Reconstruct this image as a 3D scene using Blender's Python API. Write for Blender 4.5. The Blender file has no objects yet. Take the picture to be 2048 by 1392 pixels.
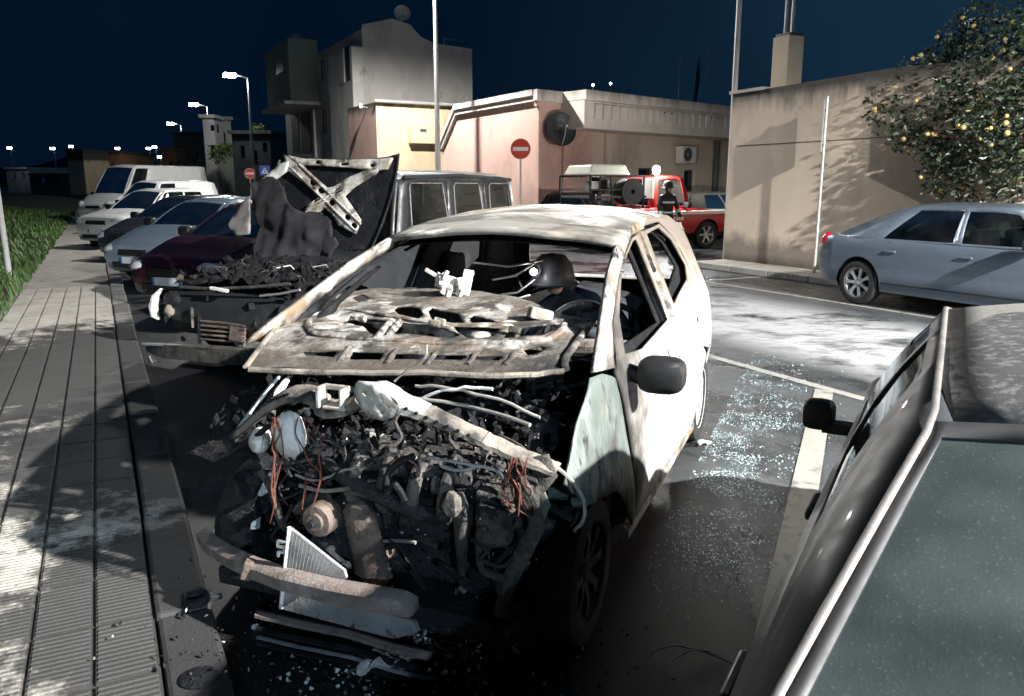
import bpy, bmesh, math, random
from mathutils import Vector, Matrix, Euler, noise
from mathutils.geometry import delaunay_2d_cdt
R = math.radians
sc = bpy.context.scene
C = sc.collection
rnd = random.Random(7)

# ------------------------------------------------------------------ camera, sky, exposure
F, CH = 1580.0, 1.72
TH = math.atan(326 / F)
cam = bpy.data.cameras.new('camera'); camo = bpy.data.objects.new('camera', cam); C.objects.link(camo)
cam.sensor_width = 36; cam.lens = F / 2048 * 36; cam.clip_start = .02; cam.clip_end = 3000
camo.location = (0, 0, CH); camo.rotation_euler = (math.pi / 2 - TH, 0, 0)
sc.camera = camo
w = bpy.data.worlds.new('World'); sc.world = w; w.use_nodes = True
wn, wl = w.node_tree.nodes, w.node_tree.links
bg = wn['Background']
tc = wn.new('ShaderNodeTexCoord'); sx = wn.new('ShaderNodeSeparateXYZ'); wl.new(tc.outputs['Generated'], sx.inputs[0])
mr = wn.new('ShaderNodeMapRange'); mr.inputs[1].default_value = -.1; mr.inputs[2].default_value = .75
wl.new(sx.outputs[0], mr.inputs[0])
mx = wn.new('ShaderNodeMix'); mx.data_type = 'RGBA'
mx.inputs[6].default_value = (.0008, .0062, .0175, 1); mx.inputs[7].default_value = (.010, .031, .060, 1)   # town glow grows to the right
wl.new(mr.outputs[0], mx.inputs[0])
nz = wn.new('ShaderNodeTexNoise'); nz.inputs['Scale'].default_value = 2.2; nz.inputs['Detail'].default_value = 4
wl.new(tc.outputs['Generated'], nz.inputs[0])
mr2 = wn.new('ShaderNodeMapRange'); mr2.inputs[1].default_value = .3; mr2.inputs[2].default_value = .7; mr2.inputs[3].default_value = .75; mr2.inputs[4].default_value = 1.3
wl.new(nz.outputs[0], mr2.inputs[0])
mm = wn.new('ShaderNodeMix'); mm.data_type = 'RGBA'; mm.blend_type = 'MULTIPLY'; mm.inputs[0].default_value = 1
wl.new(mx.outputs[2], mm.inputs[6]); wl.new(mr2.outputs[0], mm.inputs[7])
wl.new(mm.outputs[2], bg.inputs[0]); bg.inputs[1].default_value = 1.0
sc.view_settings.view_transform = 'Standard'; sc.view_settings.look = 'None'
sc.view_settings.exposure = 0; sc.view_settings.gamma = 1
sc.cycles.max_bounces = 5; sc.cycles.diffuse_bounces = 3; sc.cycles.glossy_bounces = 2; sc.cycles.transparent_max_bounces = 10
sc.cycles.use_adaptive_sampling = True; sc.cycles.adaptive_threshold = .015
KEY = (7.5, -6.9, 7.3)       # N, K, height of the lamp that lights the bays (just right of the frame)
KEYW, ROWW = 46000, 2800

# ------------------------------------------------------------------ street grid: k runs along the kerb, n across the road
Kv = Vector((math.sin(R(-27.3)), math.cos(R(27.3)), 0)); Nv = Vector((math.cos(R(27.3)), math.sin(R(27.3)), 0))
def NK(n, k, z=0): return Nv * n + Kv * k + Vector((0, 0, z))
KROT = math.atan2(Kv.y, Kv.x)
cT, sT = math.cos(TH), math.sin(TH)
def ray(px, py): u, v = px - 1024, py - 696; return Vector((u, F * cT - v * sT, -F * sT - v * cT))
EYE = Vector((0, 0, CH))
def onz(px, py, z=0.): r = ray(px, py); return EYE + r * ((z - CH) / r.z)
def ony(px, py, y): r = ray(px, py); return EYE + r * (y / r.y)
def onp(px, py, p0, n): r = ray(px, py); return EYE + r * ((Vector(p0) - EYE).dot(n) / r.dot(n))

# ------------------------------------------------------------------ materials
MATS = {}
def M(name, c=(.5, .5, .5), rough=.6, metal=0, layers=(), bump=0, bscale=60, var=.12, vscale=6, coat=0, rvar=.12, emit=None, es=0, spec=.5, stretch=None, world=False, masks=()):
    """layers: (colour, roughness or None, scale, lo, hi[, detail]) mixed over the base one after another by noise"""
    m = bpy.data.materials.new(name); m.use_nodes = True; MATS[name] = m
    n, l = m.node_tree.nodes, m.node_tree.links
    b = n['Principled BSDF']
    b.inputs['Roughness'].default_value = rough; b.inputs['Metallic'].default_value = metal
    b.inputs['Coat Weight'].default_value = coat; b.inputs['Specular IOR Level'].default_value = spec
    if emit:
        b.inputs['Base Color'].default_value = (*c, 1)
        b.inputs['Emission Color'].default_value = (*emit, 1); b.inputs['Emission Strength'].default_value = es; return m
    co = n.new('ShaderNodeNewGeometry' if world else 'ShaderNodeTexCoord'); src = co.outputs['Position' if world else 'Object']
    if stretch:
        mp = n.new('ShaderNodeMapping'); mp.inputs['Scale'].default_value = stretch; l.new(src, mp.inputs[0]); src = mp.outputs[0]
    def noi(scale, detail=5, off=0):
        t = n.new('ShaderNodeTexNoise'); t.noise_dimensions = '4D'; t.inputs['W'].default_value = off
        t.inputs['Scale'].default_value = scale; t.inputs['Detail'].default_value = detail; t.inputs['Roughness'].default_value = .62
        l.new(src, t.inputs[0]); return t.outputs[0]
    def rng(x, a, bb, c0, c1):
        r = n.new('ShaderNodeMapRange'); r.inputs[1].default_value = a; r.inputs[2].default_value = bb; r.inputs[3].default_value = c0; r.inputs[4].default_value = c1
        l.new(x, r.inputs[0]); return r.outputs[0]
    def mix(f, a, bb, blend='MIX'):
        x = n.new('ShaderNodeMix'); x.data_type = 'RGBA'; x.blend_type = blend
        for i, v in ((0, f), (6, a), (7, bb)):
            if isinstance(v, (int, float)): x.inputs[i].default_value = v
            elif isinstance(v, tuple): x.inputs[i].default_value = (*v[:3], 1)
            else: l.new(v, x.inputs[i])
        return x.outputs[2]
    v0 = noi(vscale, 6, 1.7)
    col = mix(rng(v0, .3, .7, 0, 1), tuple(x * (1 - var) for x in c), tuple(min(1, x * (1 + var)) for x in c))
    ro = rng(noi(vscale * 2.3, 4, 4.1), .3, .7, max(.02, rough - rvar), min(1, rough + rvar))
    for i, ly in enumerate(layers):
        lc, lr, ls, lo, hi = ly[:5]; dt = ly[5] if len(ly) > 5 else 6
        f = rng(noi(ls, dt, 11.3 + 3.7 * i), lo, hi, 0, 1)
        col = mix(f, col, lc)
        if lr is not None:
            rm = n.new('ShaderNodeMix'); l.new(f, rm.inputs[0]); l.new(ro, rm.inputs[2]); rm.inputs[3].default_value = lr; ro = rm.outputs[0]
    for i, (ax, a0, a1, lc, lr, amp, ls, mxf) in enumerate(masks):    # soot and scorch that follow the burn: (axis, none, full, colour, rough, raggedness, scale, cover)
        d = n.new('ShaderNodeVectorMath'); d.operation = 'DOT_PRODUCT'; l.new(co.outputs['Position' if world else 'Object'], d.inputs[0]); d.inputs[1].default_value = ax
        ad = n.new('ShaderNodeMath'); ad.operation = 'MULTIPLY_ADD'; l.new(rng(noi(ls, 7, 31.7 + 5 * i), .3, .7, -.5, .5), ad.inputs[0]); ad.inputs[1].default_value = amp; l.new(d.outputs['Value'], ad.inputs[2])
        f = rng(ad.outputs[0], a0, a1, 0, mxf); col = mix(f, col, lc)
        rm = n.new('ShaderNodeMix'); l.new(f, rm.inputs[0]); l.new(ro, rm.inputs[2]); rm.inputs[3].default_value = lr; ro = rm.outputs[0]
    l.new(col, b.inputs['Base Color']); l.new(ro, b.inputs['Roughness'])
    if bump:
        bp = n.new('ShaderNodeBump'); bp.inputs['Strength'].default_value = bump; bp.inputs['Distance'].default_value = .02
        l.new(noi(bscale, 6, 7.7), bp.inputs['Height']); l.new(bp.outputs[0], b.inputs['Normal'])
    return m
def glassm(name, tint, mixg=.1, rough=.03, dew=0):
    m = bpy.data.materials.new(name); m.use_nodes = True; MATS[name] = m
    n, l = m.node_tree.nodes, m.node_tree.links; out = n['Material Output']; n.remove(n['Principled BSDF'])
    tr = n.new('ShaderNodeBsdfTransparent'); tr.inputs[0].default_value = (*tint, 1)
    gl = n.new('ShaderNodeBsdfGlossy'); gl.inputs['Roughness'].default_value = rough; gl.inputs[0].default_value = (.9, .95, 1, 1)
    fr = n.new('ShaderNodeFresnel'); fr.inputs[0].default_value = 1.5
    ad = n.new('ShaderNodeMath'); ad.operation = 'ADD'; ad.inputs[1].default_value = mixg; l.new(fr.outputs[0], ad.inputs[0])
    ms = n.new('ShaderNodeMixShader'); l.new(ad.outputs[0], ms.inputs[0]); l.new(tr.outputs[0], ms.inputs[1]); l.new(gl.outputs[0], ms.inputs[2])
    last = ms.outputs[0]
    co = n.new('ShaderNodeTexCoord')
    nn = n.new('ShaderNodeTexNoise'); nn.inputs['Scale'].default_value = 2.6; nn.inputs['Detail'].default_value = 5; l.new(co.outputs['Object'], nn.inputs[0])
    r = n.new('ShaderNodeMapRange'); r.inputs[1].default_value = .33; r.inputs[2].default_value = .68; r.inputs[3].default_value = dew * .35; r.inputs[4].default_value = min(.97, dew * 1.1 + .04)
    l.new(nn.outputs[0], r.inputs[0])
    df = n.new('ShaderNodeBsdfDiffuse'); df.inputs[0].default_value = (.10, .155, .155, 1) if dew else (.3, .32, .32, 1)
    if dew:
        n3 = n.new('ShaderNodeTexNoise'); n3.inputs['Scale'].default_value = 170; n3.inputs['Detail'].default_value = 6; l.new(co.outputs['Object'], n3.inputs[0])
        bp = n.new('ShaderNodeBump'); bp.inputs['Strength'].default_value = .12; bp.inputs['Distance'].default_value = .004; l.new(n3.outputs[0], bp.inputs['Height']); l.new(bp.outputs[0], gl.inputs['Normal']); l.new(bp.outputs[0], df.inputs['Normal'])
        cr = n.new('ShaderNodeMapRange'); cr.inputs[1].default_value = .60; cr.inputs[2].default_value = .70; l.new(n3.outputs[0], cr.inputs[0])
        cm = n.new('ShaderNodeMix'); cm.data_type = 'RGBA'; cm.inputs[6].default_value = (.095, .118, .118, 1); cm.inputs[7].default_value = (.16, .185, .185, 1); l.new(cr.outputs[0], cm.inputs[0]); l.new(cm.outputs[2], df.inputs[0])
    m2 = n.new('ShaderNodeMixShader'); l.new(r.outputs[0], m2.inputs[0]); l.new(last, m2.inputs[1]); l.new(df.outputs[0], m2.inputs[2])
    l.new(m2.outputs[0], out.inputs[0]); return m

SOOT = (.006, .0065, .008)
M('soot', (.010, .011, .014), .55, layers=[((.035, .034, .036), .85, 9, .52, .72), ((.11, .10, .095), .9, 23, .62, .78)], bump=.8, bscale=45, spec=.25)
M('soot_rough', (.012, .012, .014), .8, layers=[((.04, .037, .036), .9, 14, .5, .75)], bump=1, bscale=90, spec=.2)
M('char', (.030, .029, .031), .9, layers=[((.065, .06, .062), .95, 7, .45, .7), (SOOT, .9, 16, .58, .72)], bump=1, bscale=70, spec=.15)
M('ash_metal', (.50, .475, .435), .7, layers=[((.28, .225, .17), .8, 4.1, .48, .60), ((.70, .68, .65), .7, 7, .55, .64), ((.10, .09, .08), .85, 6.2, .51, .61), (SOOT, .8, 9, .60, .70)], bump=.5, bscale=30)
M('ash_dark', (.22, .19, .16), .8, layers=[((.42, .36, .29), .8, 4, .52, .66), ((.03, .028, .027), .85, 6, .48, .62), ((.55, .52, .48), .8, 13, .64, .72)], bump=.6, bscale=40)
M('roof_burn', (.72, .71, .68), .6, layers=[((.27, .20, .13), .75, 2.6, .50, .58), ((.075, .068, .06), .8, 2.1, .51, .57), ((.82, .80, .76), .6, 4, .55, .62), ((.05, .045, .04), .85, 5, .61, .66)], bump=.35, bscale=16, stretch=(1, .55, 1),
  masks=[((-1, 0, 0), -1.75, -1.25, (.11, .10, .085), .8, .85, 3.4, .9), ((0, -1, 0), -.52, -.26, (.05, .042, .035), .85, .35, 4, .9), ((0, 1, 0), 1.25, 1.5, (.12, .10, .085), .85, .3, 5, .8)])
M('header_burn', (.22, .21, .19), .75, layers=[((.36, .31, .24), .8, 3, .5, .64), ((.06, .055, .05), .85, 5, .5, .64), ((.70, .67, .62), .7, 7, .60, .68)], bump=.4, bscale=25, stretch=(1, .5, 1))
M('white_paint', (.60, .61, .605), .36, layers=[((.46, .40, .32), .6, 2.2, .58, .74), ((.30, .28, .25), .7, 9, .66, .78), ((.40, .39, .37), .6, 30, .6, .72)], coat=.2, bump=.08, bscale=18,
  masks=[((0, 0, 1), .98, 1.14, (.17, .105, .055), .75, .28, 5, .8), ((0, 0, 1), 1.10, 1.34, (.10, .085, .07), .85, .34, 9, .8), ((-1, 0, 0), -1.15, -.50, (.085, .072, .058), .8, .75, 3.5, .9), ((-1, 0, -.25), -.95, -.60, (.022, .02, .018), .85, .5, 6, .85), ((0, 0, -1), -.40, -.2, (.09, .085, .08), .8, .25, 7, .7)])
M('bonnet_burn', (.32, .30, .275), .75, layers=[((.15, .115, .085), .8, 4.5, .46, .56), ((.58, .56, .53), .7, 6, .54, .60), ((.05, .045, .04), .85, 6.5, .49, .57), (SOOT, .85, 10, .58, .66)], bump=.7, bscale=34,
  masks=[((-1, 0, 0), -.10, .10, (.07, .057, .047), .85, .30, 8, .85), ((-.6, -1, 0), -.42, -.12, (.015, .014, .014), .85, .35, 6, .95), ((1, 0, 0), .62, .95, (.09, .075, .06), .85, .4, 6, .8)])
M('scorched_paint', (.34, .33, .31), .6, layers=[((.18, .13, .085), .75, 3.8, .46, .58), ((.10, .088, .078), .8, 6, .49, .60), ((.62, .61, .58), .6, 4.6, .56, .62), ((.02, .019, .018), .85, 9, .55, .63)], bump=.3, bscale=24)
M('fender_paint_shaded', (.10, .12, .112), .5, layers=[((.19, .21, .20), .5, 6, .50, .64), ((.11, .095, .055), .65, 3.6, .52, .66), ((.045, .045, .043), .8, 9, .53, .64), ((.015, .015, .015), .9, 19, .60, .68)], bump=.25, bscale=26, stretch=(1, 1, .45), masks=[((0, 0, -1), -.62, -.42, (.06, .05, .035), .8, .3, 7, .7)])  # shade on the white wing put into a darker base; streaks are scorch
M('bay_ash', (.060, .054, .049), .85, layers=[((.12, .105, .09), .9, 8, .50, .64), ((.018, .017, .017), .9, 11, .48, .60), ((.24, .22, .20), .9, 24, .64, .72)], bump=.8, bscale=70)
M('rust', (.21, .165, .145), .85, layers=[((.32, .275, .26), .8, 5, .48, .66), ((.10, .075, .065), .9, 9, .52, .68), ((.48, .42, .40), .75, 14, .62, .74)], bump=.5, bscale=60)
M('brown_cast', (.13, .095, .08), .75, layers=[((.22, .17, .14), .8, 6, .5, .66), ((.04, .035, .033), .85, 9, .5, .65)], bump=.5, bscale=50, metal=.2)
M('dull_alu', (.42, .42, .43), .5, metal=.55, layers=[((.2, .19, .18), .7, 7, .5, .65), ((.06, .06, .06), .8, 15, .58, .7)], bump=.3, bscale=60)
M('white_ash', (.70, .69, .66), .85, layers=[((.42, .36, .28), .9, 9, .55, .7), ((.1, .09, .085), .9, 14, .6, .7)], bump=.7, bscale=40)
M('copper_wire', (.13, .045, .03), .6, var=.3, vscale=30)
M('grey_wire', (.33, .31, .29), .6, metal=.4, var=.3, vscale=30)
M('tyre', (.012, .012, .013), .8, layers=[((.035, .034, .033), .9, 12, .5, .7)], bump=.3, bscale=80)
M('rim', (.62, .63, .65), .32, metal=.75, var=.08)
M('rim_burnt', (.045, .038, .032), .6, metal=.4, layers=[((.02, .02, .02), .8, 9, .45, .6), ((.20, .14, .08), .7, 14, .66, .74)], bump=.3)
M('rim_white', (.72, .71, .69), .45, metal=.2, layers=[((.35, .33, .3), .6, 7, .55, .7)], bump=.1)
M('black_plastic', (.014, .014, .015), .5, bump=.15, bscale=160, var=.25)
M('rubber', (.018, .018, .02), .65, var=.3)
M('interior', (.010, .010, .012), .9, var=.4)
M('seat_cloth', (.03, .03, .035), .9, var=.3, bump=.3, bscale=120)
def paint(name, c, rough=.3, **k): return M(name, c, rough, coat=.5, var=.06, vscale=3, rvar=.06, bump=.02, bscale=5, layers=k.pop('layers', [(tuple(x * .75 + .02 for x in c), rough + .2, 4, .6, .75)]), **k)
paint('paint_white', (.72, .72, .71)); paint('paint_cream', (.70, .69, .60)); paint('paint_blue_grey', (.20, .26, .32)); paint('paint_maroon', (.040, .010, .020))
paint('paint_graphite', (.035, .038, .042)); paint('paint_black', (.010, .011, .014)); paint('paint_red', (.42, .018, .014), .35)
paint('paint_silver', (.15, .185, .235), .32, metal=.4)
M('paint_dewy', (.040, .042, .046), .5, layers=[((.055, .055, .056), .8, 1.3, .49, .53, 2)], coat=.08, bump=.06, bscale=260)
M('roof_dew', (.060, .061, .064), .55, layers=[((.145, .14, .13), .9, 1.25, .485, .50, 2), ((.115, .112, .105), .9, 45, .5, .62)], bump=.1, bscale=220)
M('trim_grey', (.23, .215, .205), .5, metal=.3, layers=[((.10, .095, .095), .6, 5, .45, .66), ((.36, .34, .32), .5, 22, .58, .72)], bump=.1, bscale=60)
M('chrome', (.7, .7, .7), .15, metal=1)
glassm('glass', (.20, .27, .26), .06); glassm('glass_dark', (.06, .075, .08), .05); glassm('glass_dew', (.13, .18, .17), .03, .12, dew=.62)
M('lens', (.75, .78, .8), .12, coat=1, var=.15, vscale=20, metal=.3); M('lens_red', (.45, .01, .02), .2, coat=1, var=.2)
M('plate_white', (.75, .75, .74), .4); M('plate_blue', (.03, .16, .55), .4)
M('led', (1, 1, 1), emit=(.93, .98, 1), es=60); M('led_far', (1, 1, 1), emit=(.95, .98, 1), es=22)
M('galvanised', (.50, .50, .49), .45, metal=.45, var=.15, vscale=4, bump=.05)
M('white_pole', (.66, .65, .62), .5, layers=[((.4, .36, .3), .6, 8, .6, .75)])

# ------------------------------------------------------------------ mesh helpers
class MB:
    def __init__(s): s.v, s.f, s.m = [], [], []
    def add(s, vs, fs, mi=0):
        o = len(s.v); s.v += [tuple(p) for p in vs]; s.f += [tuple(i + o for i in f) for f in fs]; s.m += [mi] * len(fs); return s
    def box(s, c, d, rot=None, mi=0, taper=1):
        x, y, z = (q / 2 for q in d); tp = taper
        P = [Vector(p) for p in ((-x, -y, -z), (x, -y, -z), (x, y, -z), (-x, y, -z), (-x * tp, -y * tp, z), (x * tp, -y * tp, z), (x * tp, y * tp, z), (-x * tp, y * tp, z))]
        if rot is not None:
            m = rot if isinstance(rot, Matrix) else Euler(rot).to_matrix(); P = [m @ p for p in P]
        return s.add([p + Vector(c) for p in P], [(0, 3, 2, 1), (4, 5, 6, 7), (0, 1, 5, 4), (1, 2, 6, 5), (2, 3, 7, 6), (3, 0, 4, 7)], mi)
    def loft(s, rings, close=True, caps=True, mi=0):
        n = len(rings[0]); vs = [p for r in rings for p in r]; fs = []
        for i in range(len(rings) - 1):
            for j in range(n if close else n - 1):
                a, b = i * n + j, i * n + (j + 1) % n
                fs.append((a, b, b + n, a + n))
        if caps and close: fs += [tuple(range(n))[::-1], tuple((len(rings) - 1) * n + j for j in range(n))]
        return s.add(vs, fs, mi)
    def tube(s, pts, r, n=8, mi=0, flat=1.0, up=None):
        pts = [Vector(p) for p in pts]; rr = r if isinstance(r, (list, tuple)) else [r] * len(pts)
        rings = []; prev = None
        for i, p in enumerate(pts):
            d = (pts[min(i + 1, len(pts) - 1)] - pts[max(i - 1, 0)])
            d = d.normalized() if d.length > 1e-9 else Vector((0, 0, 1))
            u = Vector(up) if up else (prev if prev else (Vector((0, 0, 1)) if abs(d.z) < .9 else Vector((1, 0, 0))))
            x = d.cross(u); x = x.normalized() if x.length > 1e-6 else d.orthogonal().normalized()
            y = x.cross(d).normalized(); prev = y
            rings.append([p + x * math.cos(2 * math.pi * k / n + math.pi / n) * rr[i] + y * math.sin(2 * math.pi * k / n + math.pi / n) * rr[i] * flat for k in range(n)])
        return s.loft(rings, mi=mi)
    def lump(s, c, d, mi=0, rg=rnd):
        rot = Euler((rg.random() * 6, rg.random() * 6, rg.random() * 6)).to_matrix(); V = [rot @ Vector((x * d[0] * rg.uniform(.28, .62), y * d[1] * rg.uniform(.28, .62), z * d[2] * rg.uniform(.28, .62))) + Vector(c) for x, y, z in ((1, .2, 0), (-1, 0, .1), (0, 1, .2), (.1, -1, 0), (0, 0, 1), (.2, 0, -1), (.7, .7, .2), (-.6, .5, -.4))]
        return s.add(V, [(0, 6, 4), (6, 2, 4), (2, 7, 1), (2, 1, 4), (1, 3, 4), (3, 0, 4), (6, 0, 5), (2, 6, 5), (7, 2, 5), (1, 7, 5), (3, 1, 5), (0, 3, 5)], mi)
    def mirror_pod(s, c, d, n=20):
        rings = []
        for v, k in ((0, .55), (.1, .86), (.35, 1), (.8, .98), (.97, .9), (1, .8)):
            rings.append([(c[0] + d[0] * (v - .5), c[1] + d[1] / 2 * k * math.copysign(abs(math.cos(a)) ** .55, math.cos(a)), c[2] + d[2] / 2 * k * math.copysign(abs(math.sin(a)) ** .55, math.sin(a))) for a in [2 * math.pi * j / n for j in range(n)]])
        return s.loft(rings)
    def lathe(s, prof, n=24, axis='z', c=(0, 0, 0), mi=0, caps=False):
        c = Vector(c); rings = []
        for r_, h in prof:
            ring = []
            for k in range(n):
                a = 2 * math.pi * k / n; q = (r_ * math.cos(a), r_ * math.sin(a), h)
                ring.append(c + Vector(q if axis == 'z' else ((q[0], q[2], q[1]) if axis == 'y' else (q[2], q[0], q[1]))))
            rings.append(ring)
        return s.loft(rings, caps=caps, mi=mi)
    def ball(s, c, r, n=8, m=6, mi=0, jit=0, rg=rnd):
        r = (r, r, r) if isinstance(r, (int, float)) else r; rings = []
        for i in range(m + 1):
            t = math.pi * i / m
            rings.append([(c[0] + r[0] * max(.02, math.sin(t)) * math.cos(2 * math.pi * k / n) * (1 + rg.uniform(-jit, jit)), c[1] + r[1] * max(.02, math.sin(t)) * math.sin(2 * math.pi * k / n) * (1 + rg.uniform(-jit, jit)), c[2] + r[2] * math.cos(t) * (1 + rg.uniform(-jit, jit))) for k in range(n)])
        return s.loft(rings, mi=mi)
    def grid(s, fn, nu, nv, mi=0):
        return s.add([fn(i / nu, j / nv) for i in range(nu + 1) for j in range(nv + 1)], [(i * (nv + 1) + j, (i + 1) * (nv + 1) + j, (i + 1) * (nv + 1) + j + 1, i * (nv + 1) + j + 1) for i in range(nu) for j in range(nv)], mi)
    def sheet(s, outline, holes=(), step=.1, fn=None, mi=0):
        """a flat outline with holes, refined to `step`, then bent by fn(u, v)"""
        def dens(pl):
            o = []
            for i, p in enumerate(pl):
                q = pl[(i + 1) % len(pl)]; d = math.dist(p, q); k = max(1, int(d / step + .5))
                o += [(p[0] + (q[0] - p[0]) * j / k, p[1] + (q[1] - p[1]) * j / k) for j in range(k)]
            return o
        loops = [dens(outline)] + [dens(h) for h in holes]
        V, E = [], []
        for lp in loops:
            o = len(V); V += lp; E += [(o + i, o + (i + 1) % len(lp)) for i in range(len(lp))]
        def inside(x, y, pl):
            c = False; j = len(pl) - 1
            for i in range(len(pl)):
                if (pl[i][1] > y) != (pl[j][1] > y) and x < (pl[j][0] - pl[i][0]) * (y - pl[i][1]) / (pl[j][1] - pl[i][1]) + pl[i][0]: c = not c
                j = i
            return c
        ok = lambda x, y: inside(x, y, outline) and not any(inside(x, y, h) for h in holes)
        x0, x1 = min(p[0] for p in outline), max(p[0] for p in outline); y0, y1 = min(p[1] for p in outline), max(p[1] for p in outline)
        bnd = list(V); yy = y0 + step / 2; r = 0
        while yy < y1:
            xx = x0 + step / 2 + (r % 2) * step / 2
            while xx < x1:
                if ok(xx, yy) and min((xx - b[0]) ** 2 + (yy - b[1]) ** 2 for b in bnd) > (step * .45) ** 2: V.append((xx, yy))
                xx += step
            yy += step * .87; r += 1
        ov, oe, of = delaunay_2d_cdt([Vector(p) for p in V], E, [], 0, 1e-5)[:3]
        fs = [f for f in of if ok(sum(ov[i].x for i in f) / 3, sum(ov[i].y for i in f) / 3)]
        fn = fn or (lambda u, v: (u, v, 0))
        return s.add([fn(p.x, p.y) for p in ov], fs, mi)
    def build(s, name, mats, parent=None, smooth=35, bevel=0, solid=0, loc=None, kind=None):
        me = bpy.data.meshes.new(name); me.from_pydata(s.v, [], s.f)
        for q in (mats if isinstance(mats, (list, tuple)) else [mats]): me.materials.append(MATS[q])
        me.polygons.foreach_set('material_index', s.m)
        if smooth:
            me.polygons.foreach_set('use_smooth', [True] * len(s.f)); me.set_sharp_from_angle(angle=R(smooth))
        me.validate(); me.update()
        o = bpy.data.objects.new(name, me); C.objects.link(o)
        if parent: o.parent = parent
        if loc: o.location = loc
        if solid: md = o.modifiers.new('thickness', 'SOLIDIFY'); md.thickness = solid; md.offset = 0
        if bevel: md = o.modifiers.new('edge', 'BEVEL'); md.width = bevel; md.segments = 2; md.limit_method = 'ANGLE'; md.angle_limit = R(40)
        if kind: o['kind'] = kind
        return o
def tag(o, label=None, cat=None, group=None, kind=None):
    for k, v in (('label', label), ('category', cat), ('group', group), ('kind', kind)):
        if v: o[k] = v
    return o
def thing(name, label, cat, loc=(0, 0, 0), rz=0, group=None):
    o = bpy.data.objects.new(name, None); C.objects.link(o); o.empty_display_size = .2
    o.location = loc; o.rotation_euler.z = rz; return tag(o, label, cat, group)
def empty(name, parent, loc=(0, 0, 0)):
    o = bpy.data.objects.new(name, None); C.objects.link(o); o.parent = parent; o.location = loc; return o
def copy_tree(o, parent=None):
    c = o.copy(); C.objects.link(c); c.parent = parent
    for ch in list(o.children): copy_tree(ch, c)
    return c
def text(name, s, size, mat, parent, loc, rot, ext=.002):
    cu = bpy.data.curves.new(name, 'FONT'); cu.body = s; cu.size = size; cu.extrude = ext; cu.align_x = 'CENTER'; cu.align_y = 'CENTER'
    cu.materials.append(MATS[mat]); o = bpy.data.objects.new(name, cu); C.objects.link(o); o.parent = parent; o.location = loc; o.rotation_euler = rot; return o
def fixn(o):
    b = bmesh.new(); b.from_mesh(o.data); bmesh.ops.recalc_face_normals(b, faces=b.faces); b.to_mesh(o.data); b.free()
def boolean(o, cutters):
    for q in [o] + cutters: fixn(q)
    for c in cutters:
        md = o.modifiers.new('b', 'BOOLEAN'); md.object = c; md.operation = 'DIFFERENCE'; md.solver = 'EXACT'
        try: md.material_mode = 'TRANSFER'
        except Exception: pass
    dg = bpy.context.evaluated_depsgraph_get(); me = bpy.data.meshes.new_from_object(o.evaluated_get(dg))
    o.modifiers.clear(); old = o.data; o.data = me; bpy.data.meshes.remove(old)
    for c in cutters: m_ = c.data; bpy.data.objects.remove(c); bpy.data.meshes.remove(m_)
def spl(pts, k=4, jit=0, rg=rnd):
    P = [Vector(p) for p in pts]; out = []
    for i in range(len(P) - 1):
        a, b, c, d = P[max(0, i - 1)], P[i], P[i + 1], P[min(len(P) - 1, i + 2)]
        for j in range(k):
            t = j / k; q = .5 * ((2 * b) + (c - a) * t + (2 * a - 5 * b + 4 * c - d) * t * t + (3 * b - a - 3 * c + d) * t ** 3)
            out.append(q + Vector((rg.gauss(0, jit), rg.gauss(0, jit), rg.gauss(0, jit))) if jit else q)
    return out + [P[-1]]
def lerp(a, b, t): return a + (b - a) * t
def interp(tab, x):
    if x <= tab[0][0]: return tab[0][1]
    for (a, va), (b, vb) in zip(tab, tab[1:]):
        if x <= b:
            t = (x - a) / (b - a); t = t * t * (3 - 2 * t) * .5 + t * .5; return va + (vb - va) * t
    return tab[-1][1]
def fbm(p, sc_=1.0): return noise.noise(Vector(p) * sc_) + .5 * noise.noise(Vector(p) * sc_ * 2.1)
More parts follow.
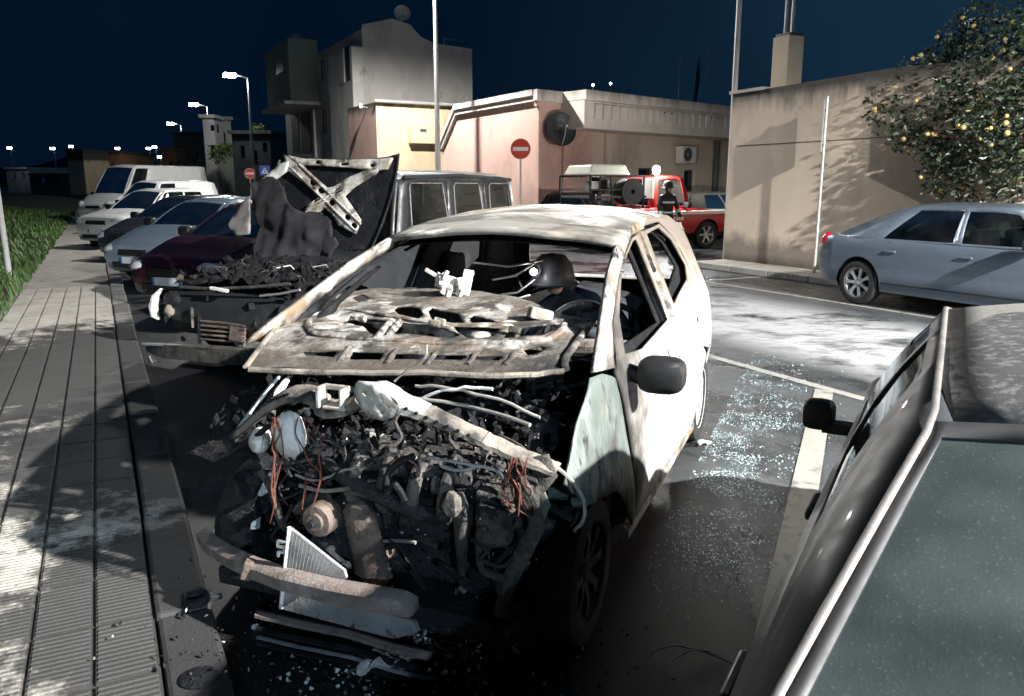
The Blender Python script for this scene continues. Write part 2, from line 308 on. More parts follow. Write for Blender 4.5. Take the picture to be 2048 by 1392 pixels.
# ------------------------------------------------------------------ the setting: ground, kerbs, pavement, verge
def ground_material(name, base, asphalt=True):
    m = M(name, base, .42 if asphalt else .75, var=.22, vscale=3, bump=.4 if asphalt else .35, bscale=170 if asphalt else 90, world=True,
          layers=[(tuple(x * 2.3 for x in base), .6, 110, .54, .66, 2), (tuple(x * .5 for x in base), .13, 1.1, .46, .62)] if asphalt else
                 [((.30, .25, .20), .8, 2.2, .52, .7), ((.10, .09, .085), .85, 3.6, .60, .70), ((.03, .03, .03), .9, 7.5, .655, .70)])
    n, l = m.node_tree.nodes, m.node_tree.links; b = n['Principled BSDF']
    g = n.new('ShaderNodeNewGeometry')
    def dot(v):
        d = n.new('ShaderNodeVectorMath'); d.operation = 'DOT_PRODUCT'; l.new(g.outputs['Position'], d.inputs[0]); d.inputs[1].default_value = v; return d.outputs['Value']
    def mth(op, a, bb=0, cl=False):
        q = n.new('ShaderNodeMath'); q.operation = op; q.use_clamp = cl
        for i, v in enumerate((a, bb)):
            if isinstance(v, (int, float)): q.inputs[i].default_value = v
            else: l.new(v, q.inputs[i])
        return q.outputs[0]
    def rng(x, a, bb, c0, c1):
        r = n.new('ShaderNodeMapRange'); r.inputs[1].default_value = a; r.inputs[2].default_value = bb; r.inputs[3].default_value = c0; r.inputs[4].default_value = c1
        l.new(x, r.inputs[0]); return r.outputs[0]
    def noi(sc_, dt, stretch=(1, 1, 1)):
        mp = n.new('ShaderNodeMapping'); mp.inputs['Scale'].default_value = stretch; mp.inputs['Rotation'].default_value = (0, 0, R(27.3)); l.new(g.outputs['Position'], mp.inputs[0])
        t = n.new('ShaderNodeTexNoise'); t.inputs['Scale'].default_value = sc_; t.inputs['Detail'].default_value = dt; t.inputs['Roughness'].default_value = .7
        l.new(mp.outputs[0], t.inputs[0]); return t.outputs[0]
    def over(f, c, ro):
        for sock, val in (('Base Color', c), ('Roughness', ro)):
            old = b.inputs[sock].links[0].from_socket
            x = n.new('ShaderNodeMix'); l.new(f, x.inputs[0])
            if sock == 'Base Color': x.data_type = 'RGBA'; l.new(old, x.inputs[6]); x.inputs[7].default_value = (*c, 1); l.new(x.outputs[2], b.inputs[sock])
            else: l.new(old, x.inputs[2]); x.inputs[3].default_value = ro; l.new(x.outputs[0], b.inputs[sock])
    if asphalt:   # dried extinguishing foam on the lane, soot round the burnt cars
        N_ = dot(Nv); K_ = dot(Kv)
        band = mth('MULTIPLY', mth('MULTIPLY', rng(N_, 5.9, 6.6, 0, 1), rng(N_, 8.4, 9.3, 1, 0)), mth('MULTIPLY', rng(K_, -6, -2, 0, 1), rng(K_, 8, 17, 1, 0)))
        f = mth('MULTIPLY', band, rng(noi(1.5, 14, (.5, .8, 1)), .40, .50, 0, .95), True)
        over(f, (.47, .48, .485), .75)
        over(mth('MULTIPLY', f, rng(noi(7, 12, (.5, 1.4, 1)), .52, .58, 0, .6)), (.12, .125, .13), .5)
        for (cx, cy), rad in (((-.45, 2.7), 2.1), ((-2.0, 7.6), 2.6)):
            d = n.new('ShaderNodeVectorMath'); d.operation = 'DISTANCE'; l.new(g.outputs['Position'], d.inputs[0]); d.inputs[1].default_value = (cx, cy, 0)
            s_ = mth('ADD', mth('DIVIDE', d.outputs['Value'], rad), mth('MULTIPLY', mth('SUBTRACT', noi(2.4, 8), .5), 1.3))
            over(rng(s_, .7, 1.0, .93, 0), (.008, .008, .009), .42)
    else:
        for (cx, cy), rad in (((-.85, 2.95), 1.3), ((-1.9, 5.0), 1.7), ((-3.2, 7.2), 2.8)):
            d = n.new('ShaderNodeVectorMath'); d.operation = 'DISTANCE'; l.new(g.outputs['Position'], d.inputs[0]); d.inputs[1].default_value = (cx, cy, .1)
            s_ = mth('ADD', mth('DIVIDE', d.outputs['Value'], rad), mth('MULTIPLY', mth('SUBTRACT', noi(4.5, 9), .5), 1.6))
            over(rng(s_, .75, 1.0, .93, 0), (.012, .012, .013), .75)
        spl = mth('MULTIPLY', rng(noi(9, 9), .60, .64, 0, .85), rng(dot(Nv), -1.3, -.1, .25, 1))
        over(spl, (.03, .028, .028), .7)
    return m
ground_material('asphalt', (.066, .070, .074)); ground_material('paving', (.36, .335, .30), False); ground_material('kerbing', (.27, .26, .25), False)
M('concrete', (.40, .385, .36), .8, layers=[((.22, .21, .2), .85, 2.5, .5, .68), ((.08, .075, .07), .9, 5, .62, .7)], bump=.4, bscale=80, world=True)
M('soil', (.035, .04, .022), .95, layers=[((.05, .07, .03), .95, 4, .45, .65)], bump=.6, bscale=20, world=True)
M('line_paint', (.31, .30, .27), .6, layers=[((.12, .12, .12), .6, 6, .56, .66), ((.25, .25, .24), .6, 40, .55, .68)], bump=.2, bscale=120, world=True)
M('grass', (.085, .165, .045), .6, var=.45, vscale=1.5, world=True); M('grass_dry', (.18, .21, .08), .7, var=.4, vscale=1.5, world=True)

def quad(pts, name, mat, kind='structure', step=None):
    return MB().add(pts, [tuple(range(len(pts)))]).build(name, mat, smooth=0, kind=kind)
tag(MB().add([(-700, -60, 0), (700, -60, 0), (700, 900, 0), (-700, 900, 0)], [(0, 1, 2, 3)]).build('ground', 'asphalt', smooth=0), kind='structure')
def strip(n0, n1, k0, k1, z0, z1, name, mat, kind='structure', parent=None, bevel=0):
    vs = [NK(n, k, z) for z in (z0, z1) for n, k in ((n0, k0), (n1, k0), (n1, k1), (n0, k1))]
    o = MB().add(vs, [(0, 3, 2, 1), (4, 5, 6, 7), (0, 1, 5, 4), (1, 2, 6, 5), (2, 3, 7, 6), (3, 0, 4, 7)]).build(name, mat, parent, smooth=0, bevel=bevel)
    if kind and not parent: o['kind'] = kind
    return o
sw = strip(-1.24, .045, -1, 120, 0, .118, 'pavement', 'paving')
# ribbed slabs: each a piece with cross ribs, laid in six courses
sl, sn, nr = .376, .189, 13
b_ = MB(); P = []
b_.box((0, 0, -.012), (sl, sn, .024))
for i in range(nr):
    x = -sl / 2 + (i + .5) * sl / nr
    b_.add([(x - .011, -sn / 2 + .004, .0005), (x + .011, -sn / 2 + .004, .0005), (x + .011, sn / 2 - .004, .0005), (x - .011, sn / 2 - .004, .0005), (x - .007, -sn / 2 + .008, .006), (x + .007, -sn / 2 + .008, .006), (x + .007, sn / 2 - .008, .006), (x - .007, sn / 2 - .008, .006)], [(4, 5, 6, 7), (0, 1, 5, 4), (1, 2, 6, 5), (2, 3, 7, 6), (3, 0, 4, 7)])
slab0 = b_.build('paving_slab', 'paving', sw, smooth=0)
first = True
for c_ in range(6):
    for r_ in range(33):
        o = slab0 if first else slab0.copy()
        if not first: C.objects.link(o)
        first = False; o.parent = sw
        o.location = NK(-.055 - .2 * c_, 1.25 + .4 * r_ + (.2 if c_ % 2 else 0) * 0 + rnd.uniform(-.003, .003), .132 + rnd.uniform(-.003, .003))
        o.rotation_euler = (rnd.uniform(-.008, .008), rnd.uniform(-.006, .006), KROT + rnd.uniform(-.006, .006))
kerb = strip(.052, .246, 16.0, 120, 0, .14, 'kerb', 'kerbing')
kb = MB().box((0, 0, .07), (.985, .195, .14)).build('kerb_stone', 'kerbing', kerb, smooth=0, bevel=.018)
for i in range(16):
    o = kb if i == 0 else kb.copy()
    if i: C.objects.link(o)
    o.parent = kerb; o.location = NK(.15 + rnd.uniform(-.006, .006), .5 + i, rnd.uniform(-.004, .004)); o.rotation_euler.z = KROT + rnd.uniform(-.008, .008)
tag(MB().lathe([(.0, .003), (.055, .003), (.062, .0), (.062, -.02)], 20, c=NK(.15, 2.53, .142)).build('iron_cap', 'soot', smooth=30), 'small round black iron cap set in the near kerb stone', 'cap')
# far pavement
strip(11.35, 14.5, -14, 13.36, 0, .12, 'far_pavement', 'paving')
fk = strip(11.18, 11.345, -14, -4, 0, .125, 'far_kerb', 'concrete')
kf = MB().box((0, 0, .063), (.985, .165, .125)).build('kerb_stone', 'concrete', fk, smooth=0, bevel=.015)
for i in range(18):
    o = kf if i == 0 else kf.copy()
    if i: C.objects.link(o)
    o.parent = fk; o.location = NK(11.26, -3.4 + i * 1.0, 0); o.rotation_euler.z = KROT
# verge: raised soil with grass
vm = MB(); ks = [-2 + i * 2.5 for i in range(44)]; ns = [-1.25, -2, -3.2, -5, -9, -20, -60]
zz = lambda n, k: .10 + max(0, -n - 1.3) * .10 * (1 if n > -6 else .9) + .06 * fbm((n * .6, k * .4, 0)) if n < -1.3 else .10
zz = lambda n, k: (.10 if n > -1.3 else .12 + min(.55, (-n - 1.3) * .13) + .08 * fbm((n * .6, k * .4, 0)))
vm.add([NK(n, k, zz(n, k)) for k in ks for n in ns], [(i * 7 + j, i * 7 + j + 1, (i + 1) * 7 + j + 1, (i + 1) * 7 + j) for i in range(43) for j in range(6)])
tag(vm.build('verge', 'soil'), kind='structure')
gm = MB()
for i in range(19000):
    k = 9 + 42 * rnd.random() ** 1.6 if i < 15000 else rnd.uniform(-1, 10); n = -1.15 - 5.5 * rnd.random() ** 1.3
    if n > -1.35 and rnd.random() > .5: continue
    h = (.10 + .2 * rnd.random()) * (.55 + .6 * max(0, .5 + fbm((n, k, 3), .7))); a = rnd.random() * 6.28
    p = NK(n, k, zz(n, k) - .02); d = Vector((math.cos(a), math.sin(a), 0)); q = d.cross(Vector((0, 0, 1))) * (.012 + .0006 * k); ln = d * h * rnd.uniform(.2, .8)
    gm.add([p - q, p + q, p + q * .7 + ln * .4 + Vector((0, 0, h * .6)), p - q * .7 + ln * .4 + Vector((0, 0, h * .6)), p + ln + Vector((0, 0, h))], [(0, 1, 2, 3), (3, 2, 4)], 1 if rnd.random() < .2 else 0)
tag(gm.build('grass', ['grass', 'grass_dry'], smooth=0), 'lit green grass on the verge left of the pavement', 'grass', kind='stuff')
# markings
def mark(p0, p1, wd, z=.004, name='bay_marking'):
    p0, p1 = Vector(p0), Vector(p1); d = (p1 - p0).normalized(); q = Vector((-d.y, d.x, 0)) * wd / 2; up = Vector((0, 0, z))
    o = MB().add([p0 - q + up, p0 + q + up, p1 + q + up, p1 - q + up], [(0, 3, 2, 1)]).build(name, 'line_paint', smooth=0); o['kind'] = 'structure'; return o
mark(NK(5.43, -9), NK(5.43, 45), .11); mark(NK(9.68, -9), NK(9.68, 12.6), .1)
SLOT = 3.32
for i in range(-2, 9):
    k0 = 4.58 + i * SLOT; e = NK(5.36, k0); d = Vector((math.sin(R(23.6)), math.cos(R(23.6)), 0)); mark(e - d * 4.9, e, .15, .008)
for k in (11.2, 5.9): mark(NK(9.74, k), NK(11.15, k), .1)

# ------------------------------------------------------------------ street lamps (each lit head carries its own light)
def lamp(label, n, k, h, watts, arm=1.0, thick=.075, head='led', far=False, tint=(1.0, .985, .95)):
    t = thing('street_lamp', label, 'street lamp', NK(n, k), KROT, 'street lamps along the road')
    MB().tube([(0, 0, 0), (0, 0, 1.0), (0, 0, h * .6), (0, 0, h)], [thick * 1.2, thick * 1.15, thick * .85, thick * .6], 8 if far else 12).build('pole', 'galvanised', t)
    MB().tube([(0, 0, h - .05), (0, arm * .5, h + .06), (0, arm, h + .1)], thick * .5, 8).build('arm', 'galvanised', t)
    hd = MB().box((0, arm + .28, h + .13), (.26, .62, .09), taper=.75).build('lamp_head', 'galvanised', t, smooth=0, bevel=.01)
    MB().box((0, arm + .28, h + .08), (.2, .5, .012) if not far else (.62, .75, .24)).build('light_panel', head, hd, smooth=0)
    if watts:
        ld = bpy.data.lights.new('lamp_light', 'SPOT'); ld.energy = watts; ld.color = tint; ld.spot_size = R(168); ld.spot_blend = .35; ld.shadow_soft_size = .12
        lo = bpy.data.objects.new('lamp_light', ld); C.objects.link(lo); lo.parent = t; lo.location = (0, arm + .28, h + .02)
    return t
lamp('street lamp out past the silver car whose light falls across the bays', KEY[0] + 1.1, KEY[1], KEY[2], KEYW, .82)
lamp('street lamp with a tall pale pole rising in front of the pink building', 9.9, 24.4, 8.9, ROWW * 3.0, .9, .085)
lamp('nearest lit street lamp over the parked white vans', 9.9, 58.5, 8.9, ROWW, .9, .12, 'led', True)
lamp('second lit street lamp beyond the white vans', 9.9, 81, 8.9, ROWW * .8, .9, .12, 'led', True)
lamp('third lit street lamp down the road', 9.9, 107, 8.9, ROWW * .8, .9, .13, 'led', True)
lamp('street lamp behind the dark car in the foreground', 2.9, -21.5, 8.9, KEYW * .36, .9, tint=(.72, .87, 1.0))
lamp('added fill lamp on the verge side behind the camera', -2.6, -14.5, 7.5, KEYW * .13, .6, tint=(.50, .74, 1.0))  # unseen lamp, added only for cool fill in the shadows
# ------------------------------------------------------------------ cars: nose at the origin, x runs to the tail
WHEELS = {}
def wheel(parent, loc, r, outer, style='rim', spokes=6, wide=1.0, flat=1.0):
    key = (style, spokes)
    if key not in WHEELS:
        t = MB().lathe([(.64, -.26), (.68, -.31), (.82, -.335), (.95, -.29), (.99, -.2), (1, -.1), (1, .1), (.99, .2), (.95, .29), (.82, .335), (.68, .31), (.64, .26), (.62, 0), (.64, -.26)], 36, 'y').build('tyre', 'tyre')
        m = MB(); m.lathe([(.66, .30), (.69, .31), (.68, .27), (.63, .24), (.60, .1), (.60, -.25), (.64, -.25)], 36, 'y')
        m.lathe([(.0, .24), (.09, .24), (.13, .22), (.14, .12), (.14, -.05)], 14, 'y')
        for k in range(spokes):
            a = 2 * math.pi * k / spokes; ca, sa = math.cos(a), math.sin(a)
            def pt(rr, wd, y): return (rr * ca - wd * sa, y, rr * sa + wd * ca)
            m.loft([[pt(.1, -.09, .2), pt(.1, .09, .2), pt(.1, .09, .1), pt(.1, -.09, .1)], [pt(.38, -.055, .25), pt(.38, .055, .25), pt(.38, .055, .12), pt(.38, -.055, .12)], [pt(.63, -.10, .25), pt(.63, .10, .25), pt(.63, .10, .1), pt(.63, -.10, .1)]])
        rm = m.build('rim', style)
        bd = MB().lathe([(.02, .02), (.45, .02), (.45, -.02), (.02, -.02)], 24, 'y').build('brake_disc', 'soot')
        WHEELS[key] = [t, rm, bd, True]
    t, rm, bd, fresh = WHEELS[key]; WHEELS[key][3] = False
    e = empty('wheel', parent, loc); e.scale = (r, r * wide, r * flat)
    if not outer: e.rotation_euler.z = math.pi
    for q in (t, rm, bd):
        c = q if fresh else q.copy()
        if not fresh: C.objects.link(c)
        c.parent = e
    return e

def car(name, label, cat, loc, rz, L=4.0, W=1.7, H=1.48, belt=.95, cowl=1.0, zcowl=.97, znose=.72, rf=1.75, rr=3.55, rg=3.85, zd=1.0, ht=.58, xf=.78, xr=3.3, r=.3, wins=((1.25, 2.15), (2.25, 3.1)), paintm='paint_white', glassn='glass', rimm='rim', zb=.2, crown=.045, group=None, plate=True, seams=(1.15, 2.2, 3.15), front=True, rearlights=True, handles=(2.05, 3.0), bow=.16, bare=False, nosew=.80, tailw=.88, sidebul=.02, lampz=0, lamps=(.17, .2, .085), res=1, wheels=True, spokes=6, roofm=None, seats=True, mirrors=True, sideg=None, rails=None, rwm=(.86, .1, .9), tailm=None, tws=(.93, .94), mir=(.075, .12, .085, .08)):
    t = thing(name, label, cat, loc, rz, group)
    wt = [(0, nosew), (.1, nosew + .08), (.35, .975), (.8, 1), (L - 1, 1), (L - .3, .97), (L - .08, tailw + .04), (L, tailw)]
    zt = [(0, znose - .17), (.05, znose - .06), (.16, znose), (cowl - .05, zcowl), (cowl + .12, belt), (rg - .12, belt + .03), (rg + .02, zd), (L - .1, zd - .03), (L - .03, zd - .1), (L, zd - .2)]
    zbt = [(0, zb + .16), (.1, zb + .03), (.4, zb), (L - .5, zb), (L - .12, zb + .06), (L, zb + .2)]
    def half(x, top=True):
        hw = W / 2 * interp(wt, x); z1 = interp(zt, x); z0 = min(interp(zbt, x), z1 - .1)
        cr = crown if (x < cowl or x > rg) else -.09
        q = [(0, z0), (.75, z0), (.93, z0 + .03), (.98, z0 + .12), (1, lerp(z0, z1, .42)), (1, lerp(z0, z1, .6)), (.982, lerp(z0, z1, .8)), (.955, z1 - .035), (.925, z1 - .006), (.87, z1 + max(0, cr) * .25), (.5, z1 + cr * .8), (0, z1 + cr)]
        return [(x, a * hw, z) for a, z in q]
    xs = [0, .02, .05, .09, .14, .22, .32, .45]; x = .6
    while x < L - .5: xs.append(x); x += .16
    xs += [cowl - .04, cowl + .02, rg - .02, rg + .05, L - .42, L - .3, L - .2, L - .12, L - .06, L - .025, L]
    xs = sorted(set(round(q, 3) for q in xs if 0 <= q <= L))
    rings = []
    for x in xs:
        h = half(x); rings.append(h + [(a, -b, c) for a, b, c in h[-2:0:-1]])
    m = MB(); m.loft(rings)
    for i, f in enumerate(m.f):     # the deck under the glass is the dark cabin floor
        if len(f) == 4 and all(cowl + .01 < m.v[q][0] < rg + .01 for q in f) and all(abs(m.v[q][1]) < W * .45 and m.v[q][2] > belt - .2 for q in f): m.m[i] = 1
    body = m.build('body', [paintm, 'interior'], t, smooth=38)
    cut = [MB().lathe([(r + .055, -W), (r + .055, W)], 28, 'y', (x, 0, r), caps=True).build('cutter', 'interior') for x in (xf, xr)]
    for c in cut: c.parent = t
    bpy.context.view_layer.update(); boolean(body, cut)
    body.data.polygons.foreach_set('use_smooth', [True] * len(body.data.polygons)); body.data.set_sharp_from_angle(angle=R(38))
    # cabin
    hb = W / 2 * .925
    ze = lambda x: H - .04 - .05 * max(0, (rf + .35 - x) / .35) ** 2 - .06 * max(0, (x - rr + .5) / .5) ** 2 if rr - rf < 3 else H - .04 - .06 * max(0, (rf + .3 - x) / .3) ** 2
    cr = .05
    zc = lambda x: interp(zt, x)
    def ws(u, v):   # windscreen
        b0 = Vector((cowl - bow * (1 - u * u) * .75 + .10, u * hb * .94, zcowl - .015 + .03 * (1 - u * u))); x1 = rf - bow * .5 * (1 - u * u)
        b1 = Vector((x1, u * ht * .95, ze(rf) + cr * (1 - u * u))); p = b0.lerp(b1, v); n_ = Vector((-.8, 0, .6)); return p + n_ * .035 * 4 * v * (1 - v)
    def rw(u, v):
        b0 = Vector((rg + bow * .4 * (1 - u * u), u * hb * tws[0], interp(zt, rg) - .02)); b1 = Vector((rr + bow * .35 * (1 - u * u), u * ht * tws[1], ze(rr) + cr * (1 - u * u)))
        return b0.lerp(b1, v) + Vector((.8, 0, .5)) * .03 * 4 * v * (1 - v)
    xA, xD = cowl + .10, rg
    def sd(s_):
        def f(u, v):
            b0 = Vector((lerp(xA, xD, u), s_ * hb * (.94 + .06 * min(1, 8 * u, 8 * (1 - u))), lerp(zcowl, belt, min(1, u * 6)) if u < .9 else lerp(belt + .03, interp(zt, rg) - .02, (u - .9) * 10)))
            xt = lerp(rf, rr, u); b1 = Vector((xt, s_ * ht * (.95 + .05 * min(1, 8 * u, 8 * (1 - u))), ze(xt)))
            return b0.lerp(b1, v) + Vector((0, s_, .2)) * sidebul * 4 * v * (1 - v)
        return f
    def frame(fn, cols, rows, isg, pn, gname, pm=None, gm_=None):
        fm, gms = MB(), {}
        for i in range(len(cols) - 1):
            for j in range(len(rows) - 1):
                w_ = isg((cols[i] + cols[i + 1]) / 2, (rows[j] + rows[j + 1]) / 2)
                q = [fn(cols[i], rows[j]), fn(cols[i + 1], rows[j]), fn(cols[i + 1], rows[j + 1]), fn(cols[i], rows[j + 1])]
                (fm if w_ is None else gms.setdefault(w_, MB())).add(q, [(0, 1, 2, 3)])
        def weld(mb):
            d, nv, mp = {}, [], []
            for p in mb.v:
                k_ = tuple(round(c_, 4) for c_ in p)
                if k_ not in d: d[k_] = len(nv); nv.append(p)
                mp.append(d[k_])
            mb.v = nv; mb.f = [tuple(mp[i] for i in f) for f in mb.f]; return mb
        if fm.f: weld(fm).build(pn, [pm or paintm], t, smooth=50, solid=.012)
        for k_, g in gms.items(): weld(g).build(gname, [gm_ or glassn], t, smooth=60)
    lin = lambda a, b, n_: [a + (b - a) * i / n_ for i in range(n_ + 1)]
    e_ = .075
    frame(ws, [-1, -1 + e_] + lin(-1 + e_, 1 - e_, 12)[1:-1] + [1 - e_, 1], [0, .05] + lin(.05, .94, 6)[1:-1] + [.94, 1], lambda u, v: 0 if abs(u) < 1 - e_ and .05 < v < .94 else None, 'windscreen_frame', 'windscreen')
    for s_ in (-1, 1):
        us = [((a - xA) / (xD - xA), (b - xA) / (xD - xA)) for a, b in wins]
        cols = sorted(set([0, 1] + [q for ab in us for q in ab] + [q for ab in us for q in lin(ab[0], ab[1], 4)] + lin(0, 1, 8)))
        def isg(u, v):
            for i, (a, b) in enumerate(us):
                if a < u < b and .06 < v < .90: return i
            return None
        frame(sd(s_), cols, [0, .06, .25, .5, .72, .90, 1], isg, 'side_frame', 'side_window', None, sideg)
    ru, r0, r1 = rwm
    frame(rw, [-1, -ru] + lin(-ru, ru, 12)[1:-1] + [ru, 1], [0, r0] + lin(r0, r1, 6)[1:-1] + [r1, 1], lambda u, v: 0 if abs(u) < ru and r0 < v < r1 and rg - rr > .02 and not bare else None, 'tail_frame', 'rear_window', tailm)
    def rof(u, v):
        uu = 2 * u - 1; x0 = rf - bow * .5 * (1 - uu * uu); x1 = rr + bow * .35 * (1 - uu * uu); x = lerp(x0, x1, v); k_ = min(1, 8 * v, 8 * (1 - v))
        return (x, uu * ht * (.95 + .05 * k_), ze(lerp(rf, rr, v)) + cr * (1 - abs(uu) ** 2.2))
    MB().grid(rof, 14, 14).build('roof', [roofm or paintm], t, smooth=60, solid=.01)
    if rails:
        for s_ in (-1, 1):
            P = [Vector((lerp(rf, rr, v), s_ * (ht * (.95 + .05 * min(1, 8 * v)) + .004), ze(lerp(rf, rr, v)) + .008)) for v in lin(0, .97, 16)] + [rw(s_, v) + Vector((.004, s_ * .004, .008)) for v in lin(.96, .02, 12)]
            MB().tube(P, rails, 8, flat=.7).build('roof_rail', 'trim_grey', t, 50)
    if seats:
        for yy in (-.36, .36):
            s1 = MB(); s1.box((cowl + 1.25, yy * W / 1.7, belt - .05), (.14, .46, .5), (0, .2, 0)); s1.box((cowl + 1.33, yy * W / 1.7, belt + .3), (.1, .24, .18), (0, .2, 0)); s1.build('seat', 'seat_cloth', t, bevel=.04)
        MB().lathe([(.17, 0), (.185, .012), (.2, 0), (.185, -.012), (.17, 0)], 20, 'x', (cowl + .55, .34, belt + .02)).build('steering_wheel', 'rubber', t)
    if front:
        for s_ in (-1, 1):
            hl = MB().ball((0, 0, 0), lamps, 12, 8).build('headlight', 'lens', t, loc=(lamps[0] * .8 + .03, s_ * W * .365, znose - .085 + lampz)); hl.rotation_euler = (0, R(-12), s_ * R(-24) )
        MB().box((.035, 0, znose - .15), (.1, W * .42, .11), taper=.9).build('grille', 'black_plastic', t, bevel=.02)
        MB().box((.035, 0, zb + .16), (.1, W * .58, .10)).build('lower_intake', 'black_plastic', t, bevel=.02)
        if plate:
            pl = MB().box((-.018, 0, lerp(zb, znose, .46)), (.02, .52, .11)).build('number_plate', 'plate_white', t, smooth=0)
            for s_ in (-1, 1): MB().box((-.021, s_ * .24, lerp(zb, znose, .46)), (.021, .038, .108)).build('blue_band', 'plate_blue', pl, smooth=0)
    if rearlights:
        for s_ in (-1, 1): MB().ball((L - .1, s_ * W * .405, zd - .12), (.1, .09, .14), 10, 8).build('tail_light', 'lens_red', t)
    if mirrors:
      for s_ in (-1, 1):
        q = MB(); q.mirror_pod((cowl + .32, s_ * (W / 2 + .10), belt + mir[3]), (mir[0] * 1.9, mir[1] * 1.9, mir[2] * 1.9)); q.box((cowl + .34, s_ * (W / 2 - .0), belt + mir[3] - .04), (.06, .16, .04)); q.build('wing_mirror', 'black_plastic', t)
    def on_side(x, z_, s_, off=.003):
        h = half(x)
        for (x0, y0, z0), (x1, y1, z1) in zip(h[1:], h[2:]):
            if z0 <= z_ <= z1 + 1e-6: return Vector((x, s_ * (lerp(y0, y1, (z_ - z0) / max(1e-6, z1 - z0)) + off), z_))
        return Vector((x, s_ * (h[7][1] + off), z_))
    for s_ in (-1, 1):
        for x in seams:
            zs = lin(zb + .1, belt - .02, 8); pts = [on_side(x, z_, s_, -.004) for z_ in zs]
            MB().tube(pts, .0045, 4).build('door_gap', 'rubber', t)
        for x in handles: p = on_side(x, belt - .14, s_, .015); MB().box(p, (.17, .025, .028)).build('door_handle', paintm, t, bevel=.008)
        zs = lin(xf + r + .08, xr - r - .08, 10); MB().tube([on_side(x, zb + .16, s_, 0) for x in zs], .012, 6).build('side_rub_strip', 'black_plastic', t)
    if wheels:
        for x in (xf, xr):
            for s_ in (-1, 1): wheel(t, (x, s_ * (W / 2 - r * .36), r), r, s_ > 0, rimm, spokes)
    return t
SA = 23.0
def slot(k, n=.45, a=SA):   # a bay car: nose towards the kerb, tail away
    d = Vector((math.sin(R(a)), math.cos(R(a)), 0)); return NK(n, k), math.atan2(d.y, d.x)
g_ = 'cars parked nose-in along the kerb'
def bay(name, label, cat, k, n=.5, a=SA, **kw):
    p, rz = slot(k, n, a); return car(name, label, cat, p, rz, group=g_, **kw)
bay('parked_car', 'dark maroon hatchback with greenish windscreen next to the burnt black off-roader', 'car', 11.6, .75, paintm='paint_maroon', H=1.46, L=4.0)
bay('parked_car', 'light blue grey hatchback beyond the dark maroon car', 'car', 15.2, .45, paintm='paint_blue_grey', H=1.47, L=3.9)
bay('parked_car', 'dark graphite saloon between the light blue car and the white crossover', 'car', 19.2, .35, paintm='paint_graphite', H=1.47, L=4.1, lampz=.0)
bay('parked_car', 'white crossover with black grille in front of the small white van', 'car', 23.2, -.1, paintm='paint_white', H=1.62, L=4.2, znose=.92, zcowl=1.06, belt=1.05, zd=1.08, W=1.78, r=.33, zb=.26)
bay('parked_van', 'small rounded white van between the crossover and the tall van', 'van', 29.5, .3, paintm='paint_white', H=1.88, L=4.4, W=1.78, znose=.86, zcowl=1.10, belt=1.06, cowl=.95, rf=1.65, rr=4.25, rg=4.32, zd=1.0, wins=((1.2, 1.95),), bare=True, handles=(2.0,), seams=(1.15, 2.05))
bay('parked_van', 'tall white panel van with a long high roof', 'van', 36.5, -.2, paintm='paint_white', H=2.55, L=5.6, W=2.05, znose=1.0, zcowl=1.32, belt=1.28, cowl=.72, rf=1.55, rr=5.45, rg=5.5, zd=1.2, ht=.82, r=.34, xf=.95, xr=4.5, wins=((.95, 1.65),), bare=True, handles=(1.6,), seams=(.9, 1.7), zb=.28, lamps=(.14, .16, .2), lampz=-.02)
bay('parked_van', 'bluish van half hidden behind the tall white panel van', 'van', 44, -.3, paintm='paint_blue_grey', H=2.1, L=4.8, W=1.9, znose=.95, zcowl=1.2, belt=1.18, cowl=.8, rf=1.6, rr=4.6, rg=4.7, zd=1.1, ht=.75, wins=((1.1, 1.8),), bare=True, handles=(), seams=())
# silver car across the road, tail to the left
car('parked_car', 'silver hatchback parked along the far kerb under the orange tree', 'car', NK(10.62, 4.0), KROT, L=4.72, W=1.76, H=1.47, paintm='paint_silver', cowl=1.12, rf=1.85, rr=3.55, rg=4.42, zd=1.0, xf=.85, xr=3.92, r=.325, wins=((1.35, 2.42), (2.54, 3.62)), seams=(1.2, 2.48, 3.6), handles=(2.3, 3.4), ht=.58, spokes=7)
# dark car beside the camera: tail towards us
a_ = R(29); Sd = Vector((math.sin(a_), math.cos(a_), 0)); Rd = Vector((math.cos(a_), -math.sin(a_), 0))
p_ = Sd * 4.4 + Rd * .63
dk = car('parked_car', 'dew-covered dark grey hatchback at the right edge, rear window towards us', 'car', p_, math.atan2(-Sd.y, -Sd.x), L=4.12, W=1.83, H=1.40, paintm='paint_dewy', glassn='glass_dew', belt=.93, cowl=.95, zcowl=.95, rf=1.52, rr=2.84, rg=3.74, zd=.93, ht=.625, xf=.78, xr=3.32, r=.3, wins=((1.2, 2.1), (2.2, 2.95)), seams=(1.15, 2.15, 2.98), roofm='roof_dew', sideg='glass_dark', sidebul=.03, rwm=(.965, .03, .955), rails=.0075, tailm='rubber', tws=(1.0, 1.0), mir=(.055, .062, .06, -.07))
for sg in (1, -1):
    f_ = (lambda s, r_, z: (4.4 - s, sg * (.63 - r_), z))
    MB().tube(spl([f_(*p) for p in [(3.2, -.212, .915), (2.6, -.219, .918), (1.9, -.221, .92), (1.4, -.218, .93), (1.0, -.208, .935)]]), .009, 6).build('belt_moulding', 'trim_grey', dk, 50)
MB().tube([(4.4 - s, .63 - r_, z) for s, r_, z in [(1.02, -.277, .72), (1.02, -.269, .80), (.94, -.264, .84), (.82, -.257, .84), (.74, -.257, .76)]], .005, 6).build('fuel_flap_gap', 'trim_grey', dk)
